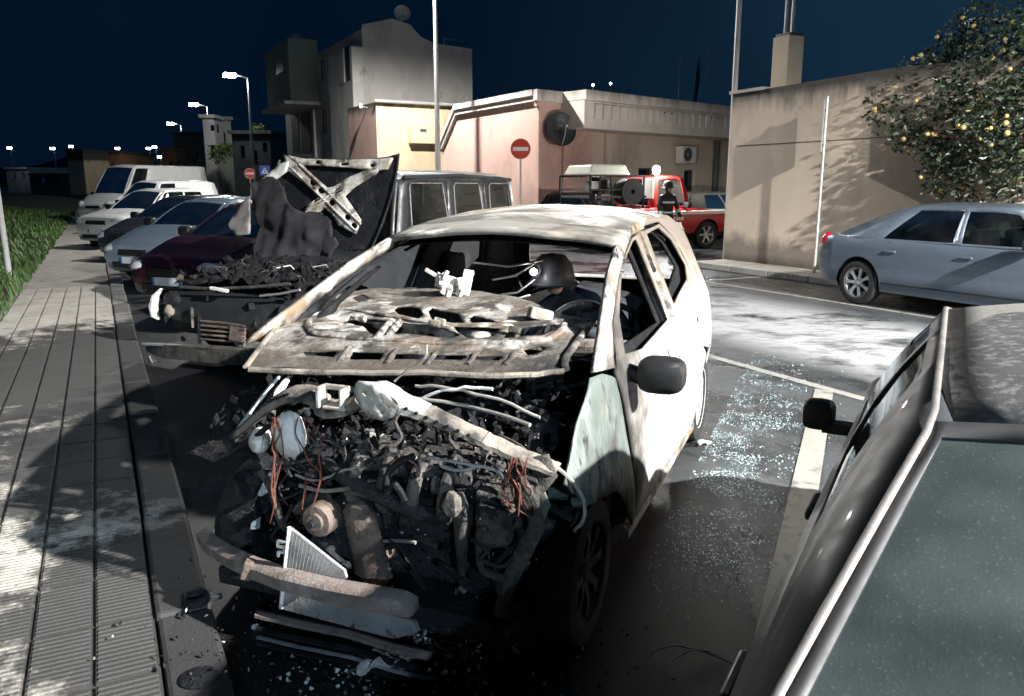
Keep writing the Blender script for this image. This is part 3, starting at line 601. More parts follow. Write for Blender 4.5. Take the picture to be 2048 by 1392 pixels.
# ------------------------------------------------------------------ the burnt white hatchback (x runs from the front axle to the tail, y from its left side inwards)
HA = R(22); HS = Vector((math.sin(HA), math.cos(HA), 0)); HT = Vector((-math.cos(HA), math.sin(HA), 0)); HO = Vector((.33, 2.74, 0)); HW = 1.68
hero = thing('burnt_car', 'burnt-out white hatchback with bare front end, warped bonnet frame and ashen roof', 'car', HO, R(68))
def hl(p): d = p - HO; return Vector((d.dot(HS), d.dot(HT), p.z))
def fp(px, py, s): return hl(onp(px, py, HO + HS * s, HS))          # a point seen at (px, py) lying s behind the front axle
def zp(px, py, z): return hl(onz(px, py, z))
def ty(s, z):
    b = .035 * ((z - .62) / .4) ** 2 if z < 1.0 else .0316 + (z - 1.0) * .44
    if s > 2.6: b += .22 * ((s - 2.6) / .7) ** 2
    if s < .2: b += .05 * ((.2 - s) / .6) ** 2
    return b
def side(sgn):
    return (lambda s, z: (s, ty(s, z), z)) if sgn < 0 else (lambda s, z: (s, HW - ty(s, z), z))
band_o = [(.04, 1.05), (.18, 1.12), (.34, 1.19), (.67, 1.34), (.97, 1.44), (1.39, 1.515), (1.79, 1.545), (2.33, 1.53), (2.66, 1.44)]
band_i = [(1.62, 1.485), (1.3, 1.468), (1.10, 1.415), (.77, 1.305), (.45, 1.165), (.26, 1.02)]
fwin = [(.46, 1.035), (.58, 1.17), (.91, 1.345), (1.28, 1.438), (1.385, 1.445), (1.40, 1.1), (1.40, 1.035), (.75, 1.005)]
rwin = [(1.63, 1.455), (2.0, 1.475), (2.22, 1.39), (2.35, 1.23), (2.24, 1.155), (1.8, 1.10), (1.62, 1.075)]
arc = lambda cx, cz, r_, a0, a1, n_: [(cx + r_ * math.cos(R(a0 + (a1 - a0) * i / n_)), cz + r_ * math.sin(R(a0 + (a1 - a0) * i / n_))) for i in range(n_ + 1)]
front_door = [(.66, .22), (.52, .49), (.42, .69), (.33, .89), (.27, 1.0), (.46, 1.15), (.78, 1.293), (1.11, 1.403), (1.31, 1.455), (1.50, 1.47), (1.50, 1.05), (1.47, .6), (1.47, .22)]
rear_door = [(1.485, .22), (1.485, .6), (1.515, 1.05), (1.515, 1.472), (1.62, 1.475), (2.03, 1.492), (2.27, 1.40), (2.41, 1.22), (2.40, 1.0), (2.33, .72)] + arc(2.64, .32, .36, 105, 160, 5)[1:] + [(2.27, .22)]
quarter = [(2.42, 1.0), (2.425, 1.22), (2.285, 1.41), (2.06, 1.505), (1.66, 1.50), (1.79, 1.543), (2.33, 1.528), (2.66, 1.44), (2.86, 1.27), (3.0, 1.08), (3.14, .9), (3.24, .7), (3.27, .45), (3.2, .3)] + arc(2.64, .32, .36, 8, 103, 9) + [(2.35, .72)]
a_frame = band_o[:7] + [(1.64, 1.498)] + band_i
fender = [(.0, 1.04), (.12, 1.03), (.25, .985), (.31, .89), (.40, .69), (.50, .49), (.645, .20), (.44, .36), (.32, .47), (.21, .54), (.09, .575), (-.06, .60), (-.24, .68), (-.33, .76), (-.18, .92)]
for sg in (-1, 1):
    f = side(sg); nm = 'left' if sg < 0 else 'right'
    MB().sheet(front_door, [fwin], .07, f).build('front_door', 'white_paint' if sg < 0 else 'soot', hero, 45, solid=.018)
    MB().sheet(rear_door, [rwin], .07, f).build('rear_door', 'white_paint' if sg < 0 else 'soot', hero, 45, solid=.018)
    MB().sheet(quarter, [], .07, f).build('rear_quarter_panel', 'white_paint' if sg < 0 else 'soot', hero, 45, solid=.02)
    MB().sheet(a_frame, [], .05, f).build('windscreen_pillar', 'scorched_paint', hero, 45, solid=.02)
    # inner frames, charred, a little inside the skin
    g = (lambda fn, q: (lambda s, z: (lambda p: (p[0], p[1] + q, p[2]))(fn(s, z))))(f, -.06 * sg)
    MB().sheet([(.5, .25), (.35, .9), (.3, 1.02), (.8, 1.28), (1.35, 1.45), (2.0, 1.48), (2.25, 1.40), (2.4, 1.2), (2.4, 1.0), (2.3, .3)], [[(.55, 1.03), (.6, 1.15), (.92, 1.325), (1.28, 1.42), (1.36, 1.42), (1.375, 1.02)], [(1.66, 1.08), (1.66, 1.435), (1.99, 1.455), (2.2, 1.375), (2.32, 1.22)]], .09, g).build('inner_door_frame', 'soot_rough', hero, 45, solid=.02)
    MB().tube([(x, (ty(x, .2) + .03) if sg < 0 else HW - ty(x, .2) - .03, .2) for x in (.55, 1.0, 1.5, 2.0, 2.3)], .05, 8).build('sill', 'scorched_paint' if sg < 0 else 'soot', hero)
    MB().tube([(s, (ty(s, z) + .01) if sg < 0 else HW - ty(s, z) - .01, z) for s, z in [(1.44, 1.03), (1.45, 1.2), (1.46, 1.35), (1.49, 1.47)]] , [.05, .045, .04, .035], 6, flat=.5).build('centre_pillar', 'scorched_paint', hero)
M_ = MB().sheet(fender, [], .05, lambda s, z: (s, ty(s, z) + .012 * math.sin(s * 17 + z * 5) * max(0, .75 - z) + .02 * math.sin(z * 9 + s * 3) * .4, z)); M_.build('front_wing', 'fender_paint_shaded', hero, 50, solid=.008)
# torn liner scrap hanging under the wing
sc_ = [fp(*p, -.16) for p in [(1097, 975), (1150, 972), (1188, 985), (1192, 1005), (1165, 1018), (1150, 1010), (1135, 1000), (1118, 1004), (1100, 992)]]
MB().add([p + Vector((.02 * math.sin(i * 2.1), 0, 0)) for i, p in enumerate(sc_)], [tuple(range(len(sc_)))]).build('torn_wing_liner', 'fender_paint_shaded', hero, 0, solid=.006)
# roof: crowned, buckled, header sooty
def roofp(u, v):
    s = lerp(1.0 - .06 * (1 - (2 * u - 1) ** 2), 2.72, v); e = interp([(.97, 1.435), (1.39, 1.512), (1.79, 1.543), (2.33, 1.53), (2.72, 1.43)], s); t0 = ty(min(s, 2.6), e) - .01; uu = 2 * u - 1
    z = e + .055 * (1 - abs(uu) ** 2.4) + .012 * fbm((s * 2, u * 3, 1)) * (1 - abs(uu) ** 6); return (s, lerp(t0, HW - t0, u), z)
MB().grid(lambda u, v: roofp(u, .13 + .87 * v), 24, 24).build('roof', 'roof_burn', hero, 60, solid=.012)
def hdr(u, v): p = Vector(roofp(u, .13 * v)); return p
MB().grid(hdr, 24, 4).build('roof_header', 'header_burn', hero, 60, solid=.03)
MB().grid(lambda u, v: Vector(roofp(u, .02 + .96 * v)) - Vector((0, 0, .05)), 10, 10).build('charred_headlining', 'soot_rough', hero, 60)
# tail: hatch surround with open window
def tailp(u, v):
    z = lerp(.35, 1.47, v); s = interp([(.35, 3.30), (.7, 3.27), (.9, 3.16), (1.08, 3.0), (1.3, 2.84), (1.47, 2.70)], z); t0 = min(.42, ty(min(s, 3.2), min(z, 1.45))); return (s + .06 * (1 - (2 * u - 1) ** 2), lerp(t0, HW - t0, u), z)
MB().sheet([(0, 0), (1, 0), (1, 1), (0, 1)], [[(.08, .63), (.92, .63), (.9, .94), (.1, .94)]], .08, tailp).build('tailgate', 'white_paint', hero, 45, solid=.02)
MB().sheet([(0.02, 0), (.98, 0), (.98, 1), (.02, 1)], [[(.09, .62), (.91, .62), (.89, .93), (.11, .93)]], .1, lambda u, v: tuple(Vector(tailp(u, v)) - Vector((.05, 0, .0)))).build('tailgate_lining', 'soot_rough', hero, 45)
# floor, firewall, dash beam, seats
MB().box((1.5, .84, .24), (3.3, 1.5, .05)).build('floor_pan', 'soot', hero, 0)
MB().grid(lambda u, v: (.42 + .06 * math.sin(u * 9) + .05 * v, .10 + 1.48 * u, .25 + .72 * v + .02 * math.sin(u * 23)), 20, 8).build('bulkhead', 'soot', hero, 60, solid=.02)
MB().tube([(.82, .12, .98), (.85, .5, .96), (.84, .9, .97), (.83, 1.55, .98)], .045, 10).build('dashboard_beam', 'ash_dark', hero)
for yy in (.42, 1.22):
    q = MB()
    q.tube([(1.45, yy - .22, .35), (1.5, yy - .2, .7), (1.62, yy - .17, 1.02), (1.63, yy, 1.08), (1.62, yy + .17, 1.02), (1.5, yy + .2, .7), (1.45, yy + .22, .35)], .022, 8)
    for i in range(5): q.tube([(1.47 + .03 * i, yy - .2, .42 + .13 * i), (1.46 + .03 * i, yy, .41 + .13 * i), (1.47 + .03 * i, yy + .2, .42 + .13 * i)], .008, 5)
    q.tube([(1.0, yy - .2, .42), (1.45, yy - .22, .38), (1.45, yy + .22, .38), (1.0, yy + .2, .42)], .02, 6)
    q.build('seat_frame', 'soot_rough', hero)
    MB().grid(lambda u, v: (1.56 + .1 * v + .03 * fbm((u * 3, v * 4, yy)), yy - .17 + .34 * u, .5 + (.42 + .1 * fbm((u * 4, yy, 2))) * v), 8, 8).build('charred_seat_padding', 'char', hero, 60, solid=.05)
q = MB(); q.ball((2.35, .84, .78), (.16, .62, .30), 16, 10, jit=.08); q.build('charred_rear_seat', 'char', hero, 70)
hr = fp(905, 527, 1.62); MB().lathe([(.0, .075), (.06, .07), (.075, .05), (.08, -.06), (.05, -.09), (.0, -.09)], 16, c=hr).build('charred_headrest', 'soot', hero, 50)
# melted instrument cluster standing on the dash edge
ic = fp(905, 568, .93); q = MB()
q.box(ic + Vector((0, .03, .005)), (.07, .10, .07), (.2, .3, .1)); q.box(ic + Vector((.01, -.075, .01)), (.03, .05, .13), (.2, 0, .3)); q.box(ic + Vector((-.02, .10, .05)), (.02, .09, .02), (.5, 0, .2))
for i in range(14): q.box(ic + Vector((rnd.uniform(-.05, .05), rnd.uniform(-.08, .09), rnd.uniform(-.05, .05))), (rnd.uniform(.015, .05), rnd.uniform(.015, .05), rnd.uniform(.015, .05)), (rnd.random() * 3, rnd.random() * 3, rnd.random() * 3))
q.build('melted_instrument_cluster', 'ash_metal', hero, 0, bevel=.004)
MB().tube([ic + Vector((-.03, 0, -.03)), ic + Vector((-.06, .01, -.10)), ic + Vector((-.03, .03, -.12))], .012, 8).build('column_stalk', 'white_ash', hero)
MB().lathe([(.165, 0), (.18, .014), (.195, 0), (.18, -.014), (.165, 0)], 24, 'x', (0, 0, 0)).build('steering_wheel_ring', 'soot', hero, loc=(1.0, .40, 1.0)).rotation_euler = (0, R(35), 0)
for p0, p1 in [((945, 525), (1085, 520)), ((985, 560), (1075, 522)), ((1000, 590), (1070, 560)), ((960, 600), (1060, 590))]:
    a0, a1 = fp(*p0, 1.25), fp(*p1, 1.5); MB().tube([a0, a0.lerp(a1, .5) + Vector((0, 0, -.03)), a1], .006, 6).build('hanging_wire', 'grey_wire', hero)
# bonnet frame: pressed inner panel, skin gone, lying crooked over the bay
hz = lambda s, t: 1.10 + .10 * s - .03 * t + .016 * fbm((s * 3, t * 3, 5)) + .004 * fbm((s * 9, t * 9, 2)) - .05 * max(0, -.02 - s) ** 1.0
HN = Vector((-.10, .03, 1)); HP = Vector((0, 0, 1.10))
def hp(px, py):
    r = ray(px, py); o = hl(EYE); d = Vector((r.dot(HS), r.dot(HT), r.z)); t_ = (HP - o).dot(HN) / d.dot(HN); p = o + d * t_; return (p.x, p.y)
hout = [hp(*p) for p in [(490, 733), (496, 715), (540, 660), (590, 607), (640, 598), (700, 583), (780, 577), (850, 577), (950, 581), (1040, 600), (1130, 633), (1188, 642), (1178, 662), (1132, 718), (1130, 742), (1000, 747), (850, 740), (700, 735), (600, 735)]]
holes = [[(788, 622), (795, 614), (838, 618), (846, 627), (838, 634), (797, 630)], [(856, 622), (864, 617), (916, 627), (927, 640), (924, 648), (864, 636)], [(938, 634), (948, 630), (986, 638), (993, 646), (986, 654), (944, 645)],
         [(700, 629), (775, 641), (768, 668), (742, 672), (726, 655), (690, 645)], [(806, 643), (850, 648), (922, 672), (900, 678), (786, 674)], [(905, 652), (1000, 656), (985, 672), (935, 679), (915, 668)], [(1022, 657), (1108, 650), (1118, 655), (1084, 672), (1004, 676)],
         [(606, 701), (676, 704), (668, 715), (612, 711)], [(706, 706), (768, 708), (760, 719), (698, 717)], [(792, 709), (848, 711), (840, 721), (786, 719)], [(872, 711), (932, 713), (924, 723), (866, 721)], [(952, 713), (1006, 714), (998, 723), (946, 722)],
         [(1046, 700), (1080, 690), (1088, 700), (1056, 712)], [(702, 598), (722, 592), (738, 597), (720, 606)]]
holes = [[hp(*p) for p in h] for h in holes]
MB().sheet(hout, holes, .035, lambda s, t: (s, t, hz(s, t))).build('bonnet_frame', 'bonnet_burn', hero, 50, solid=.006)
def rim_path(pts, r_, nm='bonnet_rib', mat='bonnet_burn'):
    P = [hp(*p) for p in pts]; MB().tube(spl([(s, t, hz(s, t) + .006) for s, t in P], 4, .0015), r_, 8, flat=.7).build(nm, mat, hero)
rim_path([(640, 625), (618, 645), (622, 668), (650, 680), (760, 686), (880, 690), (1000, 690), (1085, 682), (1122, 664), (1128, 652)], .016)
rim_path([(640, 625), (690, 618), (780, 634), (880, 648), (1000, 650), (1128, 645)], .012)
rim_path([(782, 642), (770, 660), (752, 684)], .016); rim_path([(800, 640), (778, 676)], .010)
rim_path([(492, 733), (592, 608)], .012, 'bonnet_edge_fold', 'ash_dark'); rim_path([(500, 738), (700, 741), (850, 745), (1000, 751), (1128, 745)], .016, 'bonnet_edge_fold', 'ash_dark'); rim_path([(1132, 740), (1135, 718), (1188, 645)], .014, 'bonnet_edge_fold')
for a in [(688, 694), (782, 700), (862, 704), (942, 706), (1018, 706)]: rim_path([(a[0] + 12, a[1] + 3), (a[0] - 8, a[1] + 26)], .010)
# white reinforcement blobs inside the ring
for px, py, rr in [(655, 652, .085), (1020, 645, .06), (960, 672, .05)]:
    s, t = hp(px, py); MB().ball((s, t, hz(s, t) + .0), (rr, rr * .9, .016), 14, 8, jit=.05).build('pressed_dome', 'ash_metal', hero, 70)
for px, py in [(722, 645), (880, 652), (1030, 668), (870, 660)]:
    s, t = hp(px, py); MB().box((s, t, hz(s, t) + .02), (.035, .05, .03), (.2, .3, .2)).build('hinge_bracket', 'bonnet_burn', hero, 0, bevel=.006)
s, t = hp(1080, 640); MB().box((s, t, hz(s, t) + .03), (.12, .10, .05), (.25, .1, .5)).build('scuttle_bracket', 'ash_metal', hero, 0, bevel=.01)
# under-bonnet rubble between bonnet edge and crossmember
q = MB(); rg_ = random.Random(3)
for i in range(420):
    x, y = rg_.uniform(-.42, .35), rg_.uniform(.12, 1.5); z = .80 + .12 * rg_.random() + .12 * x
    q.lump((x, y, z), (rg_.uniform(.02, .09), rg_.uniform(.02, .08), rg_.uniform(.01, .04)), 0 if rg_.random() < .88 else 1, rg_)
tag(q.build('charred_rubble', ['soot_rough', 'bay_ash'], hero, 0), kind='stuff')
MB().grid(lambda u, v: (-.42 + .84 * v, .14 + 1.4 * u, .70 + .10 * fbm((u * 5, v * 4, 1)) + .08 * v), 24, 16).build('charred_engine_cover', 'soot', hero, 60)
# upper crossmember: an arched pressed channel, wide plate in the middle
cm = [(452, 882, -.40), (500, 845, -.44), (545, 808, -.48), (590, 792, -.50), (628, 800, -.51), (648, 822, -.52), (690, 820, -.52), (722, 800, -.53), (760, 795, -.53), (800, 812, -.53), (850, 830, -.53), (905, 855, -.52), (965, 882, -.51), (1030, 912, -.50), (1080, 932, -.48), (1112, 944, -.46)]
pts = [fp(a, b, s) for a, b, s in cm]; wd = [.014, .017, .019, .019, .015, .019, .02, .026, .038, .025, .018, .015, .014, .014, .013, .011]
def chan(pts, wd, dpt, name, mat):
    n0 = len(pts); pts = spl(pts, 4, .0012); wd = [lerp(wd[min(n0 - 1, int(i / 4))], wd[min(n0 - 1, int(i / 4) + 1)], i / 4 % 1) for i in range(len(pts))]; rings = []
    for i, p in enumerate(pts):
        d = (pts[min(i + 1, len(pts) - 1)] - pts[max(0, i - 1)]).normalized(); u = d.cross(Vector((1, 0, 0))); u = (u if u.z > 0 else -u).normalized(); b = Vector((1, 0, .25)).normalized()
        w_ = wd[i]; rings.append([p + u * w_, p + u * w_ * .55 - b * dpt * .5, p - u * w_ * .55 - b * dpt * .5, p - u * w_, p - u * w_ + b * dpt, p + u * w_ + b * dpt])
    return MB().loft(rings).build(name, mat, hero, 30)
xm = chan(pts[:8], wd[:8], .05, 'upper_crossmember', 'ash_dark'); chan(pts[7:11], wd[7:11], .04, 'upper_crossmember', 'ash_metal'); chan(pts[10:13], wd[10:13], .036, 'upper_crossmember', 'ash_dark'); chan(pts[12:], wd[12:], .035, 'upper_crossmember', 'ash_dark')
pc = fp(752, 800, -.56); MB().sheet([(-.075, .03), (-.05, .062), (.02, .066), (.06, .03), (.085, -.01), (.06, -.05), (.02, -.066), (-.03, -.06), (-.06, -.03)], [[(-.045, .02), (-.03, .028), (-.02, .018), (-.034, .01)], [(.015, -.036), (.025, -.03), (.03, -.04), (.02, -.045)]], .03, lambda u, v: (pc.x + v * -.3 - .012 * math.cos(u * 20), pc.y - u, pc.z + v)).build('latch_plate', 'ash_metal', hero, 40, solid=.012)
lp = fp(668, 795, -.52)
q = MB(); q.box(lp + Vector((0, .05, 0)), (.05, .015, .075)); q.box(lp + Vector((0, -.04, 0)), (.05, .012, .07)); q.box(lp + Vector((.02, 0, .03)), (.012, .1, .02)); q.box(lp + Vector((.0, -.015, -.03)), (.06, .09, .012)); q.build('latch_bracket', 'ash_metal', hero, 0, bevel=.004)
for i in range(7): p = pts[2].lerp(pts[3], i / 7) + Vector((-.022, 0, .016)); MB().lathe([(.0, -.004), (.006, -.004), (.006, .004), (.0, .004)], 8, 'x', p).build('bolt_hole', 'soot', hero)
for i in range(8): p = pts[9].lerp(pts[12], i / 8) + Vector((-.026, 0, .012)); MB().lathe([(.0, -.004), (.006, -.004), (.006, .004), (.0, .004)], 8, 'x', p).build('bolt_hole', 'soot', hero)
# peeled right wing rail
for dx, mat in ((0, 'white_ash'), (18, 'soot')):
    P = [fp(a + dx, b, s) for a, b, s in [(470, 868, -.42), (500, 825, -.38), (535, 780, -.30), (565, 745, -.22), (590, 720, -.15)]]
    MB().tube(P, [.02, .017, .018, .016, .013], 6, flat=.45).build('wing_rail', mat, hero)
P = [fp(a, b, s) for a, b, s in [(545, 812, -.40), (560, 780, -.34), (575, 758, -.28)]]; MB().tube(P, [.012, .018, .012], 6, flat=.5).build('wing_rail', 'white_ash', hero)
P = [fp(a, b, -.44) for a, b in [(448, 872), (470, 900), (505, 878), (540, 850)]]; MB().tube(P, [.022, .026, .02, .016], 6, flat=.6).build('headlamp_carrier', 'soot', hero)
# ashen headlamp bowl with wires
hb_ = fp(582, 862, -.46); hbm = MB(); rings = []
for i in range(9):
    v = i / 8; rr = interp([(0, .02), (.15, .052), (.45, .066), (.75, .055), (1, .02)], v); rings.append([hb_ + Vector((math.sin(a) * rr * .8 - .01, math.cos(a) * rr * (1 + .08 * math.sin(a * 3 + i)), .07 - .17 * v + .006 * math.sin(a * 5))) for a in [k * math.pi / 8 for k in range(16)]])
hbm.loft(rings).build('headlamp_bowl', 'white_ash', hero, 60)
hb2 = fp(520, 880, -.42); MB().ball(hb2, (.05, .035, .05), 12, 8, jit=.08).build('headlamp_bowl', 'ash_metal', hero, 60)
for i in range(7):
    x0 = 545 + i * 3 + rnd.uniform(-4, 4); P = [fp(x0 + rnd.uniform(-5, 5) - (12 if i < 4 else -60) * math.sin(j * .9 + i) * .3 + (0 if i < 4 else 60) + rnd.uniform(-7, 7), 835 + j * rnd.uniform(26, 36), -.55 + .01 * i + rnd.uniform(-.01, .01)) for j in range(7)]
    MB().tube(spl(P, 3), .0026, 5).build('bare_wire', 'copper_wire', hero)
for i in range(7):
    P = [fp(1012 + i * 6 + rnd.uniform(-9, 9) + j * rnd.uniform(-6, 5), 915 + j * rnd.uniform(18, 30), -.52 + rnd.uniform(-.015, .01)) for j in range(5)]; MB().tube(spl(P, 3), .0024, 5).build('bare_wire', 'copper_wire', hero)
# engine and ancillaries
q = MB(); q.box((-.12, .62, .52), (.42, .62, .42)); q.box((-.30, .50, .60), (.16, .28, .22), (.1, .1, .1)); q.box((-.28, .85, .46), (.2, .2, .24), (0, .2, .2)); q.build('engine_block', 'char', hero, 0, bevel=.03)
for i in range(10): MB().box((-.335 + .004 * (i % 3), .36 + .058 * i, .56 + .05 * (i % 2)), (.03, .03, .12)).build('engine_rib', 'char', hero, 0, bevel=.006)
MB().box((-.2, .62, .75), (.34, .5, .06), (0, -.08, .03)).build('cam_cover', 'bay_ash', hero, 0, bevel=.02)
MB().lathe([(.0, -.04), (.03, -.04), (.05, -.03), (.055, 0), (.05, .03)], 20, 'x', (-.38, .98, .56)).build('pulley', 'bay_ash', hero)
MB().tube(spl([(-.36, .95, .72), (-.44, .8, .70), (-.46, .62, .66), (-.42, .45, .60)]), .026, 10).build('coolant_pipe', 'char', hero)
MB().box((-.3, .25, .62), (.2, .18, .2), (0, 0, .1)).build('battery_remnant', 'bay_ash', hero, 0, bevel=.02)
def ribbed(px0, py0, px1, py1, s, w0, w1, name, mat, n_=12, seg=14):
    a, b = fp(px0, py0, s), fp(px1, py1, s + .02); rings = []
    for i in range(seg + 1):
        v = i / seg; c = a.lerp(b, v); rr = lerp(w0, w1, v) * (1 + (.05 if i % 2 else -.03)) * min(1, .55 + 4 * min(v, 1 - v)); rings.append([c + Vector((math.sin(k * 2 * math.pi / n_) * rr * .55, math.cos(k * 2 * math.pi / n_) * rr, 0)) for k in range(n_)])
    MB().loft(rings).build(name, mat, hero, 45)
ribbed(712, 1005, 752, 1165, -.46, .062, .075, 'exhaust_heat_shield', 'brown_cast', 16, 26)
gb = fp(645, 1035, -.50); MB().lathe([(.0, -.05), (.03, -.05), (.034, -.042), (.055, -.04), (.06, -.03), (.06, -.012), (.056, -.01), (.056, .0), (.06, .002), (.06, .03), (.05, .05)], 22, 'x', gb).build('alternator_housing', 'brown_cast', hero, 30)
MB().lathe([(.0, -.03), (.012, -.03), (.014, 0)], 10, 'x', gb + Vector((-.045, .0, .0))).build('bolt_hole', 'soot', hero)
MB().lathe([(.0, -.02), (.03, -.02), (.05, -.01), (.055, .02)], 18, 'x', fp(655, 1095, -.46)).build('pulley', 'soot', hero)
# leaning radiator remnant
rad = [fp(*p, -.58) for p in [(583, 1056), (690, 1140), (694, 1155), (660, 1165), (566, 1215), (575, 1130)]]
MB().add(rad, [tuple(range(6))]).build('radiator_core', 'dull_alu', hero, 0, solid=.012)
for i in range(16):
    v = i / 15; a = rad[0].lerp(rad[1], v) + Vector((-.010, 0, 0)); b = rad[4].lerp(rad[3], v) + Vector((-.010, 0, 0)); MB().tube([a, b], .0012, 4).build('radiator_fin', 'grey_wire', hero)
MB().tube([rad[0] + Vector((-.006, .004, .004)), rad[4] + Vector((-.006, .004, 0))], .008, 6).build('radiator_edge', 'white_ash', hero)
q = MB(); p0 = fp(562, 1095, -.57)
for i in range(3): q.box(p0 + Vector((0, 0, .022 - .02 * i)), (.01, .03, .006)); q.box(p0 + Vector((0, .013 * (-1) ** i, .012 - .02 * i)), (.01, .006, .018))
q.build('radiator_bracket', 'white_ash', hero, 0)
rad2 = [fp(*p, -.50) for p in [(575, 1190), (610, 1180), (830, 1240), (838, 1262), (790, 1275), (565, 1215)]]
MB().add(rad2, [tuple(range(6))]).build('condenser_core', 'dull_alu', hero, 0, solid=.02)
# brackets and legs on the left of the bay
ribbed(918, 985, 925, 1150, -.50, .032, .016, 'engine_mount_leg', 'bay_ash', 8, 8)
MB().ball(fp(905, 1008, -.52), (.03, .035, .045), 10, 7, jit=.15).build('engine_mount', 'ash_dark', hero, 30)
MB().sheet([(0, 0), (.10, .03), (.13, -.04), (.05, -.15), (.0, -.18), (-.03, -.06)], [[(.03, -.03), (.05, -.025), (.05, -.045)], [(.05, -.07), (.065, -.06), (.06, -.085)]], .04, lambda u, v: tuple(fp(1035, 920, -.48) + Vector((.06 * u, -u, v)))).build('headlamp_bracket', 'bay_ash', hero, 30, solid=.012)
P = [fp(a, b, -.46) for a, b in [(1060, 1000), (1075, 1050), (1050, 1100), (1020, 1160), (1000, 1230)]]; MB().tube(P, [.03, .028, .03, .028, .025], 8, flat=.6).build('chassis_leg', 'bay_ash', hero, 30)
P = [fp(a, b, -.42) for a, b in [(1070, 960), (1085, 1010), (1072, 1070)]]; MB().tube(P, [.02, .03, .01], 6, flat=.4).build('hanging_panel', 'fender_paint_shaded', hero)
for pts_, r_, mat in [([(830, 770), (905, 778), (1000, 800), (1080, 835)], .007, 'grey_wire'), ([(775, 792), (860, 800), (960, 818), (1060, 850)], .008, 'grey_wire'), ([(820, 810), (870, 785), (930, 775), (985, 778)], .007, 'white_ash'), ([(788, 762), (815, 740), (850, 715), (853, 690)], .005, 'grey_wire'),
                      ([(840, 920), (870, 915), (890, 935), (930, 940), (960, 932)], .008, 'dull_alu'), ([(780, 925), (810, 915), (830, 930), (835, 955)], .004, 'copper_wire'), ([(590, 950), (640, 960), (690, 940), (730, 935)], .006, 'grey_wire'), ([(560, 1000), (600, 985), (650, 970), (680, 940)], .006, 'soot'),
                      ([(600, 970), (650, 982), (700, 975)], .010, 'ash_dark'), ([(880, 920), (930, 928), (990, 940), (1010, 960)], .007, 'dull_alu'), ([(690, 985), (740, 992), (775, 1008)], .012, 'bay_ash'), ([(520, 940), (545, 985), (560, 1040), (575, 1060)], .018, 'bay_ash')]:
    P = [fp(a, b, -.40 if b < 850 else -.47) for a, b in pts_]; MB().tube(spl(P, 4, .0015), r_ * .8, 7).build('bent_rod', mat, hero)
for i in range(60):     # scorched hoses and cables looping through the bay
    a = fp(rg_.uniform(560, 1080), rg_.uniform(830, 1180), rg_.uniform(-.5, -.25)); P = [a]
    for j in range(4): P.append(P[-1] + Vector((rg_.uniform(-.03, .03), rg_.uniform(-.09, .09), rg_.uniform(-.08, .05))))
    MB().tube(spl(P, 4, .001), rg_.choice([.004, .005, .007, .012]), 6).build('scorched_hose', rg_.choice(['soot', 'soot', 'char', 'bay_ash', 'bay_ash', 'grey_wire']), hero)
q = MB()
for i in range(900):    # crumbs of melted plastic and ash caught on everything
    p = fp(rg_.uniform(540, 1080), rg_.uniform(840, 1240), rg_.uniform(-.48, -.2)); z = rg_.uniform(.003, .014)
    q.lump(p, (z, z * rg_.uniform(.5, 2), z * rg_.uniform(.5, 1.2)), rg_.choice([0, 0, 0, 0, 1, 1, 2]), rg_)
tag(q.build('ash_crumbs', ['soot_rough', 'bay_ash', 'dull_alu'], hero, 0), kind='stuff')
for k in range(4): MB().tube(spl([(-.34, .42 + .12 * k, .80), (-.42, .42 + .12 * k, .74), (-.44, .43 + .12 * k, .64), (-.36, .44 + .12 * k, .58)], 4), .024, 10).build('manifold_runner', 'bay_ash', hero)
for i in range(30):
    px, py = rg_.uniform(580, 1060), rg_.uniform(900, 1210); p = fp(px, py, rg_.uniform(-.46, -.3)); z = rg_.uniform(.012, .04)
    MB().box(p, (z, z * rg_.uniform(.5, 2), z * rg_.uniform(.4, 1.4)), (rg_.random() * 3, rg_.random() * 3, rg_.random() * 3)).build('engine_bay_scrap', rg_.choice(['soot', 'char', 'char', 'bay_ash', 'bay_ash', 'brown_cast']), hero, 0, bevel=.006)
q = MB(); q.box((-.25, .78, .28), (.5, 1.1, .06)); q.box((-.45, .78, .25), (.08, 1.2, .07)); q.build('subframe', 'soot', hero, 0, bevel=.01)
for yy in (.30, 1.38): MB().tube([(-.42, yy, .42), (0, yy, .45), (.4, yy, .5)], .045, 6).build('chassis_rail', 'soot', hero); MB().lathe([(.0, .34), (.07, .34), (.09, .30), (.07, 0), (.05, -.2)], 14, c=(.03, yy - .04, .52)).build('suspension_tower', 'soot', hero)
# sagging bumper beam and lower strips on the ground
bp = [(398, 1072, -.34), (412, 1092, -.40), (450, 1118, -.50), (500, 1142, -.58), (560, 1165, -.63), (650, 1188, -.67), (740, 1205, -.70), (800, 1215, -.70), (822, 1222, -.68)]
P = [fp(a, b, s) for a, b, s in bp]; rings = []
for i, p in enumerate(P):
    h_ = [.018, .026, .030, .032, .035, .037, .038, .034, .022][i]; b = Vector((-.25, 0, 1)).normalized(); rings.append([p + b * h_, p + b * h_ * .7 + Vector((-.012, 0, 0)), p - b * h_ * .7 + Vector((-.018, 0, 0)), p - b * h_, p - b * h_ * .8 + Vector((.05, 0, 0)), p + b * h_ * .8 + Vector((.05, 0, .01))])
MB().loft(rings).build('bumper_beam', 'rust', hero, 45)
MB().box(P[3] + Vector((-.01, -.0, .012)), (.05, .035, .07), (.3, 0, .5)).build('bumper_clamp', 'brown_cast', hero, 0, bevel=.006)
